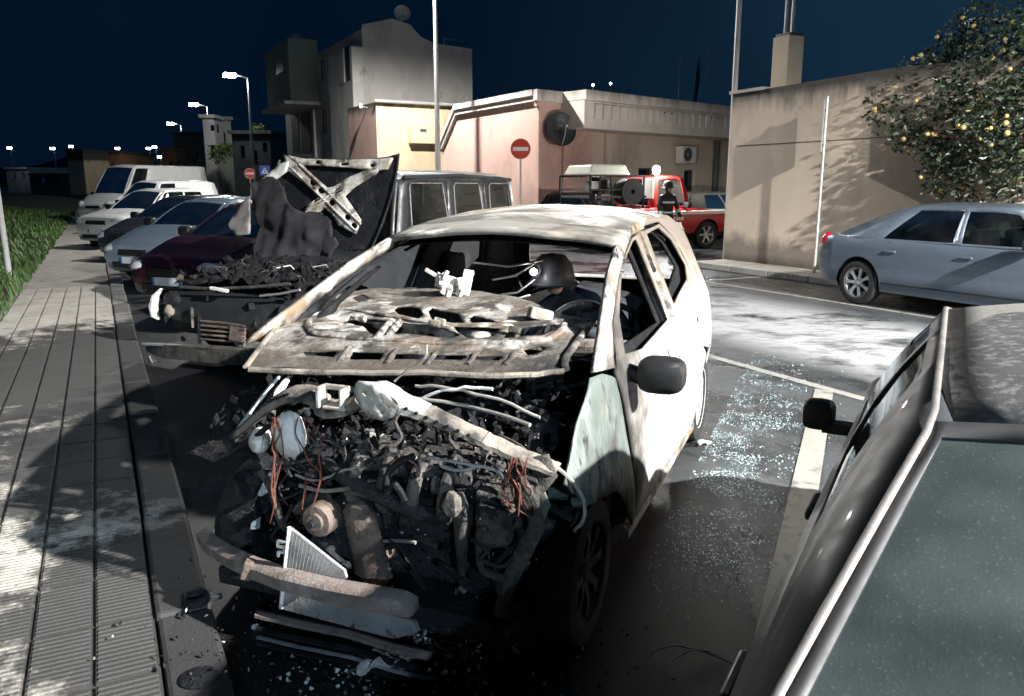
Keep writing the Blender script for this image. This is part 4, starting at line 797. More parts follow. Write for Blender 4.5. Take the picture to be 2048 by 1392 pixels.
for off, mat, r_ in ((0, 'rust', .022), (30, 'soot', .016), (46, 'dull_alu', .010), (58, 'soot', .012)):
    P = [zp(a, b + off, .12 - off * .0015) for a, b in [(515, 1228), (600, 1248), (700, 1268), (790, 1296), (860, 1312)]]; MB().tube(P, r_, 6, flat=.6).build('lower_bumper_strip', mat, hero)
# wheels and mirror
wheel(hero, (.03, .12, .275), .29, False, 'rim_burnt', 8, .95); wheel(hero, (2.63, .12, .30), .30, False, 'rim_white', 7, .95)
wheel(hero, (.0, HW - .16, .27), .28, True, 'rim_burnt', 8, .95); wheel(hero, (2.63, HW - .12, .29), .29, True, 'rim_burnt', 8, .95)
MB().tube([(math.cos(a) * .27 + 0, HW - .30, .30 + math.sin(a) * .27) for a in [R(100 + 10 * i) for i in range(8)]], .014, 6, flat=2).build('burnt_tyre_cord', 'white_ash', hero)
mc = side(-1)(.5, 1.0); q = MB(); rings = []
for i, v in enumerate((0, .12, .4, .8, 1)):
    k = (.6, .92, 1, .98, .8)[i]; rings.append([(.44 + .02 * math.cos(a) * 0 + .13 * v - .05, -.115 + .098 * k * math.copysign(abs(math.cos(a)) ** .6, math.cos(a)), .965 + .075 * k * math.copysign(abs(math.sin(a)) ** .6, math.sin(a))) for a in [j * math.pi / 10 for j in range(20)]])
q.loft(rings); q.tube([(.46, -.03, .95), (.47, .05, .97)], .035, 8); q.build('wing_mirror', 'black_plastic', hero, 50)
MB().box((1.30, -.012, .90), (.16, .03, .03)).build('door_handle', 'white_paint', hero, 0, bevel=.01); MB().box((2.20, -.012, .93), (.16, .03, .03)).build('door_handle', 'white_paint', hero, 0, bevel=.01)
# ------------------------------------------------------------------ burnt black off-roader with its bonnet standing open
M('suv_paint', (.022, .024, .027), .42, coat=.25, layers=[((.05, .05, .05), .7, 3, .55, .7)], bump=.1, bscale=30)
M('suv_roof_lit', (.30, .31, .30), .38, coat=.3, layers=[((.14, .15, .15), .5, 2.5, .5, .66)], bump=.06, bscale=14)  # light reflected off the black car's roof, put into a pale base colour
M('felt', (.036, .034, .038), .95, layers=[((.062, .056, .06), .95, 5, .45, .7), ((.02, .02, .02), .95, 12, .55, .7)], bump=1, bscale=110, spec=.1)
VA = R(24); VS = Vector((math.sin(VA), math.cos(VA), 0)); VT = Vector((-math.cos(VA), math.sin(VA), 0)); VO = Vector((-2.62, 7.28, 0))
suv = car('burnt_offroader', 'boxy black off-roader with burnt front and scorched bonnet raised', 'car', VO, math.atan2(VS.y, VS.x), L=5.0, W=1.78, H=1.87, belt=1.10, cowl=1.52, zcowl=1.02, znose=.72, rf=1.86, rr=4.78, rg=4.88, zd=1.05, ht=.74, xf=.75, xr=3.95, r=.36, wins=((1.88, 2.74), (2.88, 3.70), (3.86, 4.66)), paintm='suv_paint', glassn='glass_dark', rimm='rim_burnt', crown=.02, bow=.10, front=False, rearlights=False, seams=(1.6, 2.81, 3.78), handles=(2.66, 3.62), nosew=.9, sidebul=.01, zb=.26, roofm='suv_roof_lit', mirrors=False)
def vl(p): d = p - VO; return Vector((d.dot(VS), d.dot(VT), p.z))
def vf(px, py, s): return vl(onp(px, py, VO + VS * s, VS))
for i in range(7): y = -.55 + i * .183; MB().tube([(1.95, y, 1.872), (3.2, y, 1.886), (4.65, y, 1.866)], .016, 6, flat=.6).build('roof_rib', 'suv_roof_lit', suv)
for s_ in (-1, 1): MB().tube([(1.9, s_ * .745, 1.80), (3.2, s_ * .755, 1.835), (4.72, s_ * .745, 1.79)], .022, 6).build('rain_gutter', 'suv_paint', suv)
for xa, xb in ((1.90, 2.74), (2.92, 3.70), (3.90, 4.64)):      # pale window rubbers
    for s_ in (-1,):
        yb, yt = s_ * .835, s_ * .765
        MB().tube([(xa + .03, yb, 1.18), (xb - .02, yb, 1.18), (xb, yb, 1.22), (xb - .01, yt, 1.70), (xb - .05, yt, 1.74), (xa + .12, yt, 1.74), (xa + .08, yt, 1.71), (xa, yb, 1.22), (xa + .03, yb, 1.18)], .008, 6).build('window_rubber', 'trim_grey', suv)
# raised bonnet: plane hinged at the scuttle, leaning back a little
LB = R(14); VNn = (VS * math.cos(LB) - Vector((0, 0, 1)) * math.sin(LB)); VH = VO + VS * 1.42 + Vector((0, 0, 1.0))
def vb(px, py, off=0): return vl(onp(px, py, VH - VNn * off, VNn))
UB = Vector((math.sin(LB), 0, math.cos(LB)))
def uvb(p, off=0): q = vb(*p, off); return (q.y, (q.z - 1.0) / math.cos(LB))
def bsheet(name, mat, out, holes=(), off=0, wav=0, solid=.01, step=.06):
    o2 = [uvb(p, off) for p in out]; h2 = [[uvb(p, off) for p in h] for h in holes]; base = Vector((1.42, 0, 1.0)) - Vector((math.cos(LB), 0, -math.sin(LB))) * off
    f = lambda u, v: tuple(base + UB * v + Vector((wav * (fbm((u * 3, v * 3, off * 9)) + .12 * fbm((u * 11, v * 5, off * 7))), u, 0)))
    return MB().sheet(o2, h2, step, f).build(name, mat, suv, 50, solid=solid)
bsheet('bonnet_skin', 'soot', [(560, 318), (590, 309), (640, 318), (720, 318), (776, 314), (800, 307), (797, 332), (787, 385), (768, 445), (744, 497), (660, 505), (560, 500), (520, 440), (530, 360)], wav=.02)
oval = lambda cx, cy, rx, ry, a, n_=8: [(cx + rx * math.cos(t) * math.cos(a) - ry * math.sin(t) * math.sin(a), cy + rx * math.cos(t) * math.sin(a) + ry * math.sin(t) * math.cos(a)) for t in [2 * math.pi * i / n_ for i in range(n_)]]
bsheet('bonnet_brace', 'ash_metal', [(566, 312), (590, 318), (625, 352), (655, 378), (668, 376), (700, 356), (745, 338), (760, 340), (750, 352), (710, 376), (690, 395), (722, 442), (712, 470), (700, 466), (675, 452), (668, 438), (648, 418), (628, 436), (606, 428), (616, 412), (640, 396), (600, 362), (570, 340)],
       [oval(626, 368, 8, 6, .5), oval(643, 384, 8, 6, .5), oval(677, 385, 9, 5, -.5), oval(664, 408, 7, 6, .5), oval(632, 406, 8, 4, -.6), oval(695, 437, 7, 6, .5), oval(708, 454, 7, 6, .5), oval(676, 458, 6, 5, .3)], .05, .01, .02, .05)
bsheet('bonnet_front_rail', 'ash_metal', [(572, 312), (610, 320), (680, 322), (760, 320), (786, 318), (776, 340), (752, 344), (700, 338), (640, 334), (596, 332)], [oval(636, 327, 6, 4, 0), oval(690, 331, 9, 3, 0), oval(745, 333, 6, 4, 0)], .045, .008, .03, .05)
bsheet('bonnet_hinge_arm', 'white_ash', [(558, 330), (578, 326), (574, 345), (552, 362), (528, 372), (520, 368), (540, 348)], off=.06, wav=.02, solid=.02)
def jag(pts, amp, rg=random.Random(2)):
    o = []
    for i, p in enumerate(pts):
        q = pts[(i + 1) % len(pts)]; o += [(lerp(p[0], q[0], j / 4) + (rg.gauss(0, amp) if j else 0), lerp(p[1], q[1], j / 4) + (rg.gauss(0, amp) if j else 0)) for j in range(4)]
    return o
bsheet('bonnet_felt', 'felt', jag([(497, 378), (540, 364), (554, 373), (574, 409), (602, 434), (636, 436), (654, 450), (664, 474), (674, 500), (660, 532), (642, 514), (620, 532), (600, 522), (560, 548), (512, 552), (503, 500), (506, 440)], 2.2), off=.24, wav=.09, solid=.02, step=.035)
for a, b in (((580, 334), (712, 462)), ((598, 328), (722, 448)), ((752, 345), (612, 424)), ((756, 338), (620, 412))):
    P = [vb(lerp(a[0], b[0], i / 8), lerp(a[1], b[1], i / 8), .065) for i in range(9)]; MB().tube(P, .010, 6).build('brace_edge_fold', 'ash_metal', suv)
for pts_ in ([(560, 320), (545, 350), (522, 372)], [(797, 312), (793, 345), (783, 390), (764, 447), (744, 495)]): MB().tube(spl([vb(*p, .03) for p in pts_]), .012, 6).build('bonnet_edge_fold', 'ash_dark' if pts_[0][0] < 700 else 'soot', suv)
bsheet('bent_wing_panel', 'trim_grey', [(452, 462), (478, 424), (496, 405), (497, 430), (494, 482), (470, 486)], off=.30, wav=.05, solid=.012)
# rubble in the engine bay, front panel pieces
rg_ = random.Random(11)
MB().grid(lambda u, v: (.06 + 1.4 * v, -.78 + 1.56 * u, .76 + .11 * abs(fbm((u * 6, v * 6, 2))) + .13 * v + .05 * math.sin(u * 3.1)), 40, 34).build('charred_engine', 'soot_rough', suv, 50)
q = MB()
for i in range(320):
    x, y = rg_.uniform(.05, 1.35), rg_.uniform(-.75, .78); z = rg_.uniform(.02, .11)
    q.lump((x, y, .80 + .13 * x / 1.4 + rg_.uniform(0, .07)), (z, z * rg_.uniform(.5, 1.6), z * rg_.uniform(.4, .8)), 0 if rg_.random() < .90 else 1, rg_)
tag(q.build('charred_rubble', ['soot_rough', 'bay_ash'], suv, 0), kind='stuff')
for i in range(12):
    a = Vector((rg_.uniform(.1, .9), rg_.uniform(-.5, .6), .88)); MB().tube([a + Vector((rg_.uniform(-.12, .12), rg_.uniform(-.1, .1), .07 * math.sin(j * 1.2))) for j in range(4)], .008, 5).build('bare_wire', rg_.choice(['grey_wire', 'soot', 'bay_ash', 'soot']), suv)
def vtube(name, mat, pts, r_, s, flat=1): MB().tube([vf(a, b, s) for a, b in pts], r_, 6, flat=flat).build(name, mat, suv)
vtube('headlight_shell', 'white_ash', [(322, 578), (311, 592), (307, 612), (310, 632), (318, 638)], [.02, .045, .055, .045, .02], -.02, .5)
MB().ball(vf(338, 622, -.02), (.04, .06, .055), 12, 8, jit=.2).build('headlight_shell', 'ash_dark', suv, 40); MB().ball(vf(345, 600, .03), (.05, .11, .09), 12, 8).build('headlight_bowl', 'soot', suv, 40)
MB().box(vf(438, 579, -.03), (.04, .20, .03), (.1, 0, .05)).build('latch_strip', 'white_ash', suv, 0, bevel=.006); vtube('slam_panel', 'bay_ash', [(360, 574), (420, 578), (500, 575), (580, 568)], .016, .0)
vtube('front_panel_edge', 'dull_alu', [(520, 592), (560, 588), (600, 580)], .012, -.02)
for i in range(5): vtube('grille_bar', 'brown_cast', [(402, 642 + i * 9), (450, 646 + i * 9), (490, 652 + i * 8)], .011, -.04)
MB().box(vf(475, 668, -.03), (.05, .16, .14), (.1, .1, .1)).build('radiator_remnant', 'brown_cast', suv, 0, bevel=.01)
vtube('grille_post', 'soot', [(398, 630), (400, 690)], .02, -.03); vtube('grille_post', 'ash_dark', [(383, 615), (386, 655)], .016, -.03)
P = [vf(a, b, s) for a, b, s in [(300, 694, .02), (330, 700, -.06), (400, 706, -.10), (480, 712, -.12), (560, 718, -.12), (640, 716, -.10), (760, 700, -.02)]]; rings = []
for i, p in enumerate(P): h_ = [.04, .075, .085, .085, .08, .07, .05][i]; rings.append([p + Vector((0, 0, h_)), p + Vector((-.05, 0, h_ * .8)), p + Vector((-.05, 0, -h_ * .9)), p + Vector((0, 0, -h_)), p + Vector((.05, 0, 0))])
MB().loft(rings).build('bumper_beam', 'bay_ash', suv, 40)
vtube('bumper_top_strip', 'dull_alu', [(285, 688), (340, 690), (420, 696), (520, 700)], .016, -.10)
vtube('hanging_bracket', 'dull_alu', [(300, 712), (312, 730), (330, 748), (345, 750)], [.02, .03, .03, .015], -.05, .5)
for i in range(26): p = vf(rg_.uniform(310, 600), rg_.uniform(590, 690), rg_.uniform(.0, .08)); z = rg_.uniform(.02, .08); MB().box(p, (z, z * 1.2, z * .8), (rg_.random() * 3, rg_.random() * 3, rg_.random())).build('front_scrap', rg_.choice(['soot', 'soot', 'ash_dark']), suv, 0, bevel=.005)
# ------------------------------------------------------------------ buildings
def render_mat(name, c, dirt=(.16, .13, .11), **k):
    return M(name, c, .88, layers=[(tuple(x * .72 for x in c), .9, .7, .48, .66), (tuple(min(1, x * 1.14) for x in c), .9, 2.1, .55, .7), (dirt, .9, 1.6, .64, .78)], bump=.25, bscale=45, var=.06, vscale=1.2, world=True, stretch=(1, 1, .5), **k)
render_mat('pink_render', (.66, .44, .37)); render_mat('cream_render', (.70, .55, .36)); render_mat('beige_wall', (.62, .52, .40)); render_mat('house_render', (.58, .55, .51)); render_mat('tan_render', (.62, .52, .41)); render_mat('house_pale', (.66, .64, .59)); render_mat('cornice', (.66, .61, .54)); render_mat('orange_render', (.42, .20, .10)); render_mat('dark_render', (.11, .115, .11)); render_mat('green_render', (.33, .36, .29))
M('stain', (.17, .14, .115), .95, layers=[((.10, .085, .075), .95, 3, .45, .65), ((.32, .26, .20), .95, 5, .55, .68)], bump=.5, bscale=30, world=True)
M('dark_opening', (.012, .013, .016), .35, var=.3); M('window_frame', (.55, .55, .53), .5, var=.1); M('shutter', (.07, .08, .09), .6, var=.2); M('roof_tile', (.16, .09, .06), .85, bump=.4); M('dish', (.55, .55, .56), .5, var=.1); M('dish_dark', (.045, .05, .055), .5, var=.2)
M('sign_red', (.62, .055, .02), .4, var=.05); M('sign_white', (.80, .80, .78), .4, var=.04); M('sign_blue', (.02, .10, .42), .4, var=.05)
def wall_stains(m, top=3.6):
    n, l = m.node_tree.nodes, m.node_tree.links; b = n['Principled BSDF']; g = n.new('ShaderNodeNewGeometry'); sp = n.new('ShaderNodeSeparateXYZ'); l.new(g.outputs['Position'], sp.inputs[0])
    for (z0, z1, amp, c, sc_, st) in ((.35, .95, 1.5, (.20, .165, .14), 1.7, (1, 1, .8)), (.1, .45, .8, (.09, .08, .07), 3, (1, 1, 1)), (top + .02, top - .65, 1.7, (.17, .155, .14), 2.2, (1, 1, .12)), (top, top - .3, .8, (.07, .065, .06), 5, (1, 1, .1))):
        mp = n.new('ShaderNodeMapping'); mp.inputs['Scale'].default_value = st; l.new(g.outputs['Position'], mp.inputs[0])
        t = n.new('ShaderNodeTexNoise'); t.inputs['Scale'].default_value = sc_; t.inputs['Detail'].default_value = 9; t.inputs['Roughness'].default_value = .68; l.new(mp.outputs[0], t.inputs[0])
        r = n.new('ShaderNodeMapRange'); r.inputs[1].default_value = z0; r.inputs[2].default_value = z1; r.inputs[3].default_value = 1; r.inputs[4].default_value = 0; l.new(sp.outputs[2], r.inputs[0])
        ad = n.new('ShaderNodeMath'); ad.operation = 'MULTIPLY_ADD'; l.new(t.outputs[0], ad.inputs[0]); ad.inputs[1].default_value = amp; l.new(r.outputs[0], ad.inputs[2])
        r2 = n.new('ShaderNodeMapRange'); r2.inputs[1].default_value = amp * .5 + .35; r2.inputs[2].default_value = amp * .5 + .85; r2.inputs[3].default_value = 0; r2.inputs[4].default_value = .85; l.new(ad.outputs[0], r2.inputs[0])
        old = b.inputs['Base Color'].links[0].from_socket; x = n.new('ShaderNodeMix'); x.data_type = 'RGBA'; l.new(r2.outputs[0], x.inputs[0]); l.new(old, x.inputs[6]); x.inputs[7].default_value = (*c, 1); l.new(x.outputs[2], b.inputs['Base Color'])
render_mat('wall_weathered', (.76, .63, .50)); wall_stains(MATS['wall_weathered'])
for nm_, tp_ in (('pink_render', 4.7), ('cream_render', 4.9), ('house_render', 9.8), ('house_pale', 9.2), ('cornice', 4.65)): wall_stains(MATS[nm_], tp_)
class Fac:
    def __init__(s, p, d): s.p, s.d = Vector((p[0], p[1], 0)), Vector(d).normalized(); s.n = Vector((s.d.y, -s.d.x, 0)); s.n = s.n if s.n.dot(-s.p) > 0 else -s.n
    def uv(s, px, py): q = onp(px, py, s.p, s.n); return ((q - s.p).dot(s.d), q.z)
    def w(s, u, z, off=0): q = s.p + s.d * u + s.n * off; return Vector((q.x, q.y, z))
    def wall(s, name, mat, parent, out, holes=(), off=0, step=1.5, reveal=.18):
        m = MB().sheet(out, holes, step, lambda u, z: tuple(s.w(u, z, off)))
        for h in holes:
            a = [s.w(u, z, off) for u, z in h]; b = [s.w(u, z, off - reveal) for u, z in h]; k = len(h)
            m.add(a + b, [(i, (i + 1) % k, k + (i + 1) % k, k + i) for i in range(k)])
        return m.build(name, mat, parent, 0)
    def block(s, name, mat, parent, u0, u1, z0, z1, o0, o1, bevel=0):
        v = [s.w(u, z, o) for z in (z0, z1) for u, o in ((u0, o0), (u1, o0), (u1, o1), (u0, o1))]
        return MB().add(v, [(0, 3, 2, 1), (4, 5, 6, 7), (0, 1, 5, 4), (1, 2, 6, 5), (2, 3, 7, 6), (3, 0, 4, 7)]).build(name, mat, parent, 0, bevel)
    def rect(s, x0, y0, x1, y1): a = s.uv(x0, (y0 + y1) / 2)[0]; b = s.uv(x1, (y0 + y1) / 2)[0]; xm = (x0 + x1) / 2; t = s.uv(xm, y0)[1]; bt = s.uv(xm, y1)[1]; return [(a, bt), (b, bt), (b, t), (a, t)]
    def window(s, parent, rc, off=0, depth=.16, frame='window_frame', pane='glass_dark', mull=1, name='window'):
        (u0, z0), (u1, z1) = rc[0], rc[2]; f_ = .05; o = off - depth
        if u1 < u0: u0, u1 = u1, u0
        fr = MB()
        def bar(a, b, c, d):
            v = [s.w(u, z, q) for q in (o - .03, o + .03) for u, z in ((a, c), (b, c), (b, d), (a, d))]; fr.add(v, [(0, 3, 2, 1), (4, 5, 6, 7), (0, 1, 5, 4), (1, 2, 6, 5), (2, 3, 7, 6), (3, 0, 4, 7)])
        bar(u0, u0 + f_, z0, z1); bar(u1 - f_, u1, z0, z1); bar(u0 + f_, u1 - f_, z0, z0 + f_); bar(u0 + f_, u1 - f_, z1 - f_, z1)
        for i in range(mull): m_ = lerp(u0, u1, (i + 1) / (mull + 1)); bar(m_ - .025, m_ + .025, z0 + f_, z1 - f_)
        w_ = fr.build(name, frame, parent, 0)
        MB().add([s.w(u, z, o) for u, z in ((u0 + f_, z0 + f_), (u1 - f_, z0 + f_), (u1 - f_, z1 - f_), (u0 + f_, z1 - f_))], [(0, 1, 2, 3)]).build('pane', pane, w_, 0)
        MB().add([s.w(u, z, o - .35) for u, z in ((u0 - .1, z0 - .1), (u1 + .1, z0 - .1), (u1 + .1, z1 + .1), (u0 - .1, z1 + .1))], [(0, 1, 2, 3)]).build('dark_room', 'dark_opening', w_, 0)
        return w_
    def sill(s, parent, rc, off=0): s.block('sill', 'cornice', parent, min(rc[0][0], rc[1][0]) - .06, max(rc[0][0], rc[1][0]) + .06, rc[0][1] - .06, rc[0][1], off - .1, off + .07)
def dirv(a): return (math.sin(R(a)), math.cos(R(a)), 0)
# --- pink single-storey building
pc_ = ony(1072, 370, 24.5); bl = thing('pink_building', 'single-storey pink building with pale cornice and slotted concrete canopy', 'building', (pc_.x, pc_.y, 0))
_old = MB.build
def _build(s, name, mats, parent=None, *a, **k):
    o = _old(s, name, mats, parent, *a, **k)
    if parent is not None:
        r_ = parent
        while r_.parent: r_ = r_.parent
        if r_.get('inplace'):
            o.matrix_parent_inverse = Matrix.Translation(-Vector(r_.location)) if parent == r_ else Matrix()
    return o
MB.build = _build
bl['inplace'] = 1
fl = Fac(pc_, dirv(-38)); fr_ = Fac(pc_, dirv(48))
zt_ = fl.uv(1072, 182)[1]
lo = [(0, 0), (0, zt_)] + [fl.uv(*p) for p in [(915, 212), (886, 282)]] + [(fl.uv(886, 282)[0], 0)]
fl.wall('side_wall', 'pink_render', bl, lo)
u1 = fr_.uv(1450, 330)[0]; rr_ = [fr_.rect(1171, 332, 1204, 470), fr_.rect(1276, 336, 1306, 400), fr_.rect(1366, 340, 1388, 460)]
rr_ = [[(a, max(b, 0.02)) for a, b in q] for q in rr_]
fr_.wall('front_wall', 'tan_render', bl, [(0, 0), (u1 + 3, 0), (u1 + 3, zt_), (0, zt_)], rr_)
for q in rr_: fr_.window(bl, q, 0, frame='shutter', mull=0)
ua, ub = fr_.uv(1130, 230)[0], fr_.uv(1180, 300)[0]
fr_.block('corner_pier', 'pink_render', bl, -.02, ua, 0.01, zt_ - .02, .0, .12)
fr_.block('pier', 'pink_render', bl, ua + .002, ub, 0.01, zt_ - .6, .0, .10)
zc0, zc1 = fr_.uv(1150, 262)[1], zt_ - .28
fr_.block('canopy', 'cornice', bl, ua - .3, u1 + 3, zc0, zc1, 0, 1.1, .02)
for i in range(30):
    u = ua + .1 + i * .38
    if u > u1 + 1: break
    fr_.block('canopy_panel', 'cornice', bl, u, u + .24, zc0 + .28, zc1 - .1, 1.10, 1.18)
for px in (1282, 1378): u = fr_.uv(px, 240)[0]; fr_.block('canopy_vent', 'dark_opening', bl, u - .28, u + .28, zc0 + .5, zc1 - .12, 1.0, 1.142); fr_.block('vent_cover', 'cornice', bl, u - .28, u + .28, zc0 + .3, zc0 + .62, 1.143, 1.2)
fr_.block('cornice_band', 'cornice', bl, ua - .3, u1 + 3, zt_ - .27, zt_ + .02, 0, 1.16, .02); fr_.block('cornice_band', 'cornice', bl, -.15, ua - .31, zt_ - .30, zt_ + .03, .0, .2, .02); fr_.block('cornice_band', 'pink_render', bl, -.1, ua - .31, zt_ - .44, zt_ - .31, .0, .14, .01)
e = [lo[1], lo[2], lo[3]]
for i, (mat, dz, o1) in enumerate((('cornice', 0, .16), ('cornice', -.16, .10))):
    for a, b in ((e[0], e[1]), (e[1], e[2])):
        v = []
        for o in (0, o1):
            for (u, z) in (a, b): v += [fl.w(u, z + dz + .04, o), fl.w(u, z + dz - .13, o)]
        MB().add(v, [(0, 1, 3, 2), (4, 6, 7, 5), (0, 4, 5, 1), (2, 3, 7, 6), (0, 2, 6, 4), (1, 5, 7, 3)]).build('cornice_band', mat, bl, 0)
# flat roof and back
back = [pc_ + Vector(dirv(-38)) * lo[2][0], pc_, pc_ + Vector(dirv(48)) * (u1 + 3), pc_ + Vector(dirv(48)) * (u1 + 3) + Vector(dirv(-38)) * lo[2][0]]
MB().add([(p.x, p.y, zt_ - .05) for p in back], [(0, 1, 2, 3)]).build('roof', 'cornice', bl, 0)
for i, px in enumerate((1118, 1208)):
    u = fr_.uv(px, 330)[0]; MB().tube([fr_.w(u, 0, .2 if i == 0 else .06), fr_.w(u, zc0 - .02, .2 if i == 0 else .06)], .03, 8).build('drain_pipe', 'pink_render', bl)
for px in (1432, 1424): u = fr_.uv(px, 340)[0]; MB().tube([fr_.w(u, 0, .08), fr_.w(u, zc0 - .02, .08)], .045, 8).build('drain_pipe', 'shutter', bl)
# dish, condenser on its wall
def dish(label, c, face, r_, mat, post=None):
    t = thing('satellite_dish', label, 'satellite dish', c); f = Vector(face).normalized()
    q = f.to_track_quat('Z', 'Y'); t.rotation_mode = 'QUATERNION'; t.rotation_quaternion = q
    MB().lathe([(.01, -.02), (r_ * .5, .0), (r_ * .8, .05 * r_ / .4), (r_, .11 * r_ / .4), (r_ * .99, .13 * r_ / .4)], 28).build('reflector', mat, t, 60, solid=.01)
    MB().tube([(0, -r_, .1), (0, -r_ * .5, r_ * .7), (0, 0, r_ * 1.0)], .018, 6).build('feed_arm', 'galvanised', t); MB().tube([(0, 0, r_ * .9), (0, 0, r_ * 1.1)], .04, 8).build('receiver', 'dish', t)
    inv = q.inverted(); dn = inv @ Vector(post or (0, 0, -r_ * 1.9)); MB().tube([(0, 0, -.05), (0, 0, -.1), Vector((0, 0, -.1)) + dn], .03, 8).build('mount', 'galvanised', t)
p = fr_.w(fr_.uv(1103, 262)[0], fr_.uv(1103, 262)[1], .32); dish('dark satellite dish on the corner of the pink building', p, fr_.n * 1 - fr_.d * .35 + Vector((0, 0, .2)), .5, 'dish_dark', tuple(-fr_.n * .35))
ac = thing('air_conditioner', 'white outdoor air-conditioning unit under the canopy of the pink building', 'air conditioner', fr_.w(fr_.uv(1360, 310)[0], fr_.uv(1360, 310)[1] - .3, .26), math.atan2(fr_.d.y, fr_.d.x))
MB().box((0, 0, .3), (.82, .32, .58)).build('casing', 'paint_cream', ac, 0, bevel=.02); MB().lathe([(.04, 0), (.22, 0), (.24, -.012)], 20, 'y', (-.12, -.17, .3)).build('fan_grille', 'shutter', ac)
for x in (-.3, .3): MB().box((x, .02, -.02), (.04, .44, .04)).build('bracket', 'galvanised', ac, 0)
# --- three-storey grey house
hc = ony(735, 370, 36); ho = thing('grey_house', 'three-storey grey house with pale bay and blank end wall', 'house', (hc.x, hc.y, 0)); ho['inplace'] = 1
hf = Fac(hc, dirv(-27.3)); hg = Fac(hc, dirv(62.7))
hg.wall('end_wall', 'house_render', ho, [(0, 0), (0, hg.uv(735, 50)[1])] + [hg.uv(*p) for p in [(784, 37), (820, 49), (842, 74), (868, 86), (944, 98)]] + [(hg.uv(944, 98)[0], 0)])
ztop = hf.uv(735, 50)[1]
wins = [hf.rect(655, 112, 664, 160), hf.rect(657, 222, 664, 262), hf.rect(637, 118, 649, 166), hf.rect(641, 218, 653, 266), hf.rect(682, 318, 706, 345)]
uL = hf.uv(572, 250)[0]
hf.wall('front_wall', 'house_render', ho, [(0, 0), (uL, 0), (uL, hf.uv(600, 98)[1] * .93), (hf.uv(668, 80)[0], ztop), (0, ztop)], wins)
for q in wins: hf.window(ho, q, frame='shutter')
b0, b1 = hf.uv(729, 200)[0], hf.uv(680, 200)[0]
hf.block('pale_bay', 'house_pale', ho, b0, b1, 1.2, ztop - .75, .003, .5, .01); q = hf.rect(703, 98, 722, 166); w_ = [(a, b) for a, b in q]
hf.block('bay_window_recess', 'dark_opening', ho, min(q[0][0], q[1][0]), max(q[0][0], q[1][0]), q[0][1], q[2][1], .4, .508); hf.block('bay_shutter', 'house_pale', ho, min(q[0][0], q[1][0]) + .75, max(q[0][0], q[1][0]) + .02, q[0][1], q[2][1], .45, .56)
b2, b3 = hf.uv(640, 200)[0], hf.uv(588, 200)[0]
hf.block('side_bay', 'green_render', ho, b2, b3, hf.uv(610, 215)[1], hf.uv(610, 96)[1], .003, 1.5, .01); q = hf.rect(608, 116, 624, 150); hf.block('window', 'dark_opening', ho, min(q[0][0], q[1][0]), max(q[0][0], q[1][0]), q[0][1], q[2][1], 1.45, 1.51)
hf.block('porch_slab', 'house_pale', ho, b2 - .3, b3 + .2, hf.uv(610, 222)[1], hf.uv(610, 216)[1], .003, 1.9, .01)
for x0, x1 in ((604, 622), (585, 598)): q = hf.rect(x0, 226, x1, 305); hf.block('door', 'shutter', ho, min(q[0][0], q[1][0]), max(q[0][0], q[1][0]), q[0][1], q[2][1], -.05, .04)
q = hf.rect(667, 259, 675, 275); hf.block('meter_box', 'house_pale', ho, min(q[0][0], q[1][0]), max(q[0][0], q[1][0]), q[0][1], q[2][1], .0, .2)
MB().tube([hf.w(hf.uv(633, 200)[0], 0, .15), hf.w(hf.uv(628, 120)[0], hf.uv(628, 112)[1], .15)], .07, 8).build('drain_pipe', 'house_pale', ho)
ge = hg.uv(944, 98); MB().add([hf.w(0, ztop - .6), hf.w(uL, ztop - 2.2), hf.w(uL, 4, -4), hg.w(ge[0], ge[1] - .3)], [(0, 1, 2, 3)]).build('roof', 'house_render', ho, 0)
p = hf.w(hf.uv(617, 90)[0], hf.uv(617, 86)[1], .6); dish('white satellite dish over the side bay of the grey house', p, (.25, -1, .3), .40, 'dish'); p = hg.w(hg.uv(812, 25)[0], hg.uv(812, 24)[1], -.5); dish('white satellite dish on the roof ridge of the grey house', p, (.2, -1, .35), .36, 'dish')
# --- cream annex in front of the house
ax = ony(757, 370, 30.5); an = thing('cream_annex', 'low cream annex with a sign board in front of the grey house', 'building', (ax.x, ax.y, 0)); an['inplace'] = 1
aw = Fac(ax, dirv(60)); al = Fac(ax, dirv(-30)); zt2 = aw.uv(757, 204)[1]
aw.wall('front_wall', 'cream_render', an, [(0, 0), (4.6, 0), (4.6, zt2), (0, zt2)]); al.wall('side_wall', 'pink_render', an, [(0, 0), (3.2, 0), (3.2, zt2 + .02), (0, zt2)])
MB().tube([aw.w(-.1, zt2 + .03, .12), aw.w(4.6, zt2 + .03, .12)], .06, 6).build('gutter', 'galvanised', an); MB().add([aw.w(0, zt2), aw.w(4.6, zt2), aw.w(4.6, zt2, -4), aw.w(0, zt2, -3)], [(0, 1, 2, 3)]).build('roof', 'cornice', an, 0)
q = aw.rect(816, 250, 884, 288); aw.block('sign_board', 'cream_render', an, q[0][0], q[1][0], q[0][1], q[2][1], .0, .25, .02); aw.block('sign_board_mark', 'shutter', an, lerp(q[0][0], q[1][0], .28), lerp(q[0][0], q[1][0], .46), lerp(q[0][1], q[2][1], .62), lerp(q[0][1], q[2][1], .76), .25, .262)
aw.block('sign_board_mark', 'sign_white', an, lerp(q[0][0], q[1][0], .28), lerp(q[0][0], q[1][0], .46), lerp(q[0][1], q[2][1], .34), lerp(q[0][1], q[2][1], .46), .25, .262)
aw.block('door', 'shutter', an, 3.3, 4.0, 0.02, 2.4, .0, .05); p = al.w(.9, al.uv(733, 213)[1], .25); MB().box(p, (.12, .2, .18)).build('wall_lamp_housing', 'sign_white', an, 0, bevel=.02); MB().tube([al.w(.9, p.z - .05, 0), p], .02, 6).build('lamp_arm', 'galvanised', an)
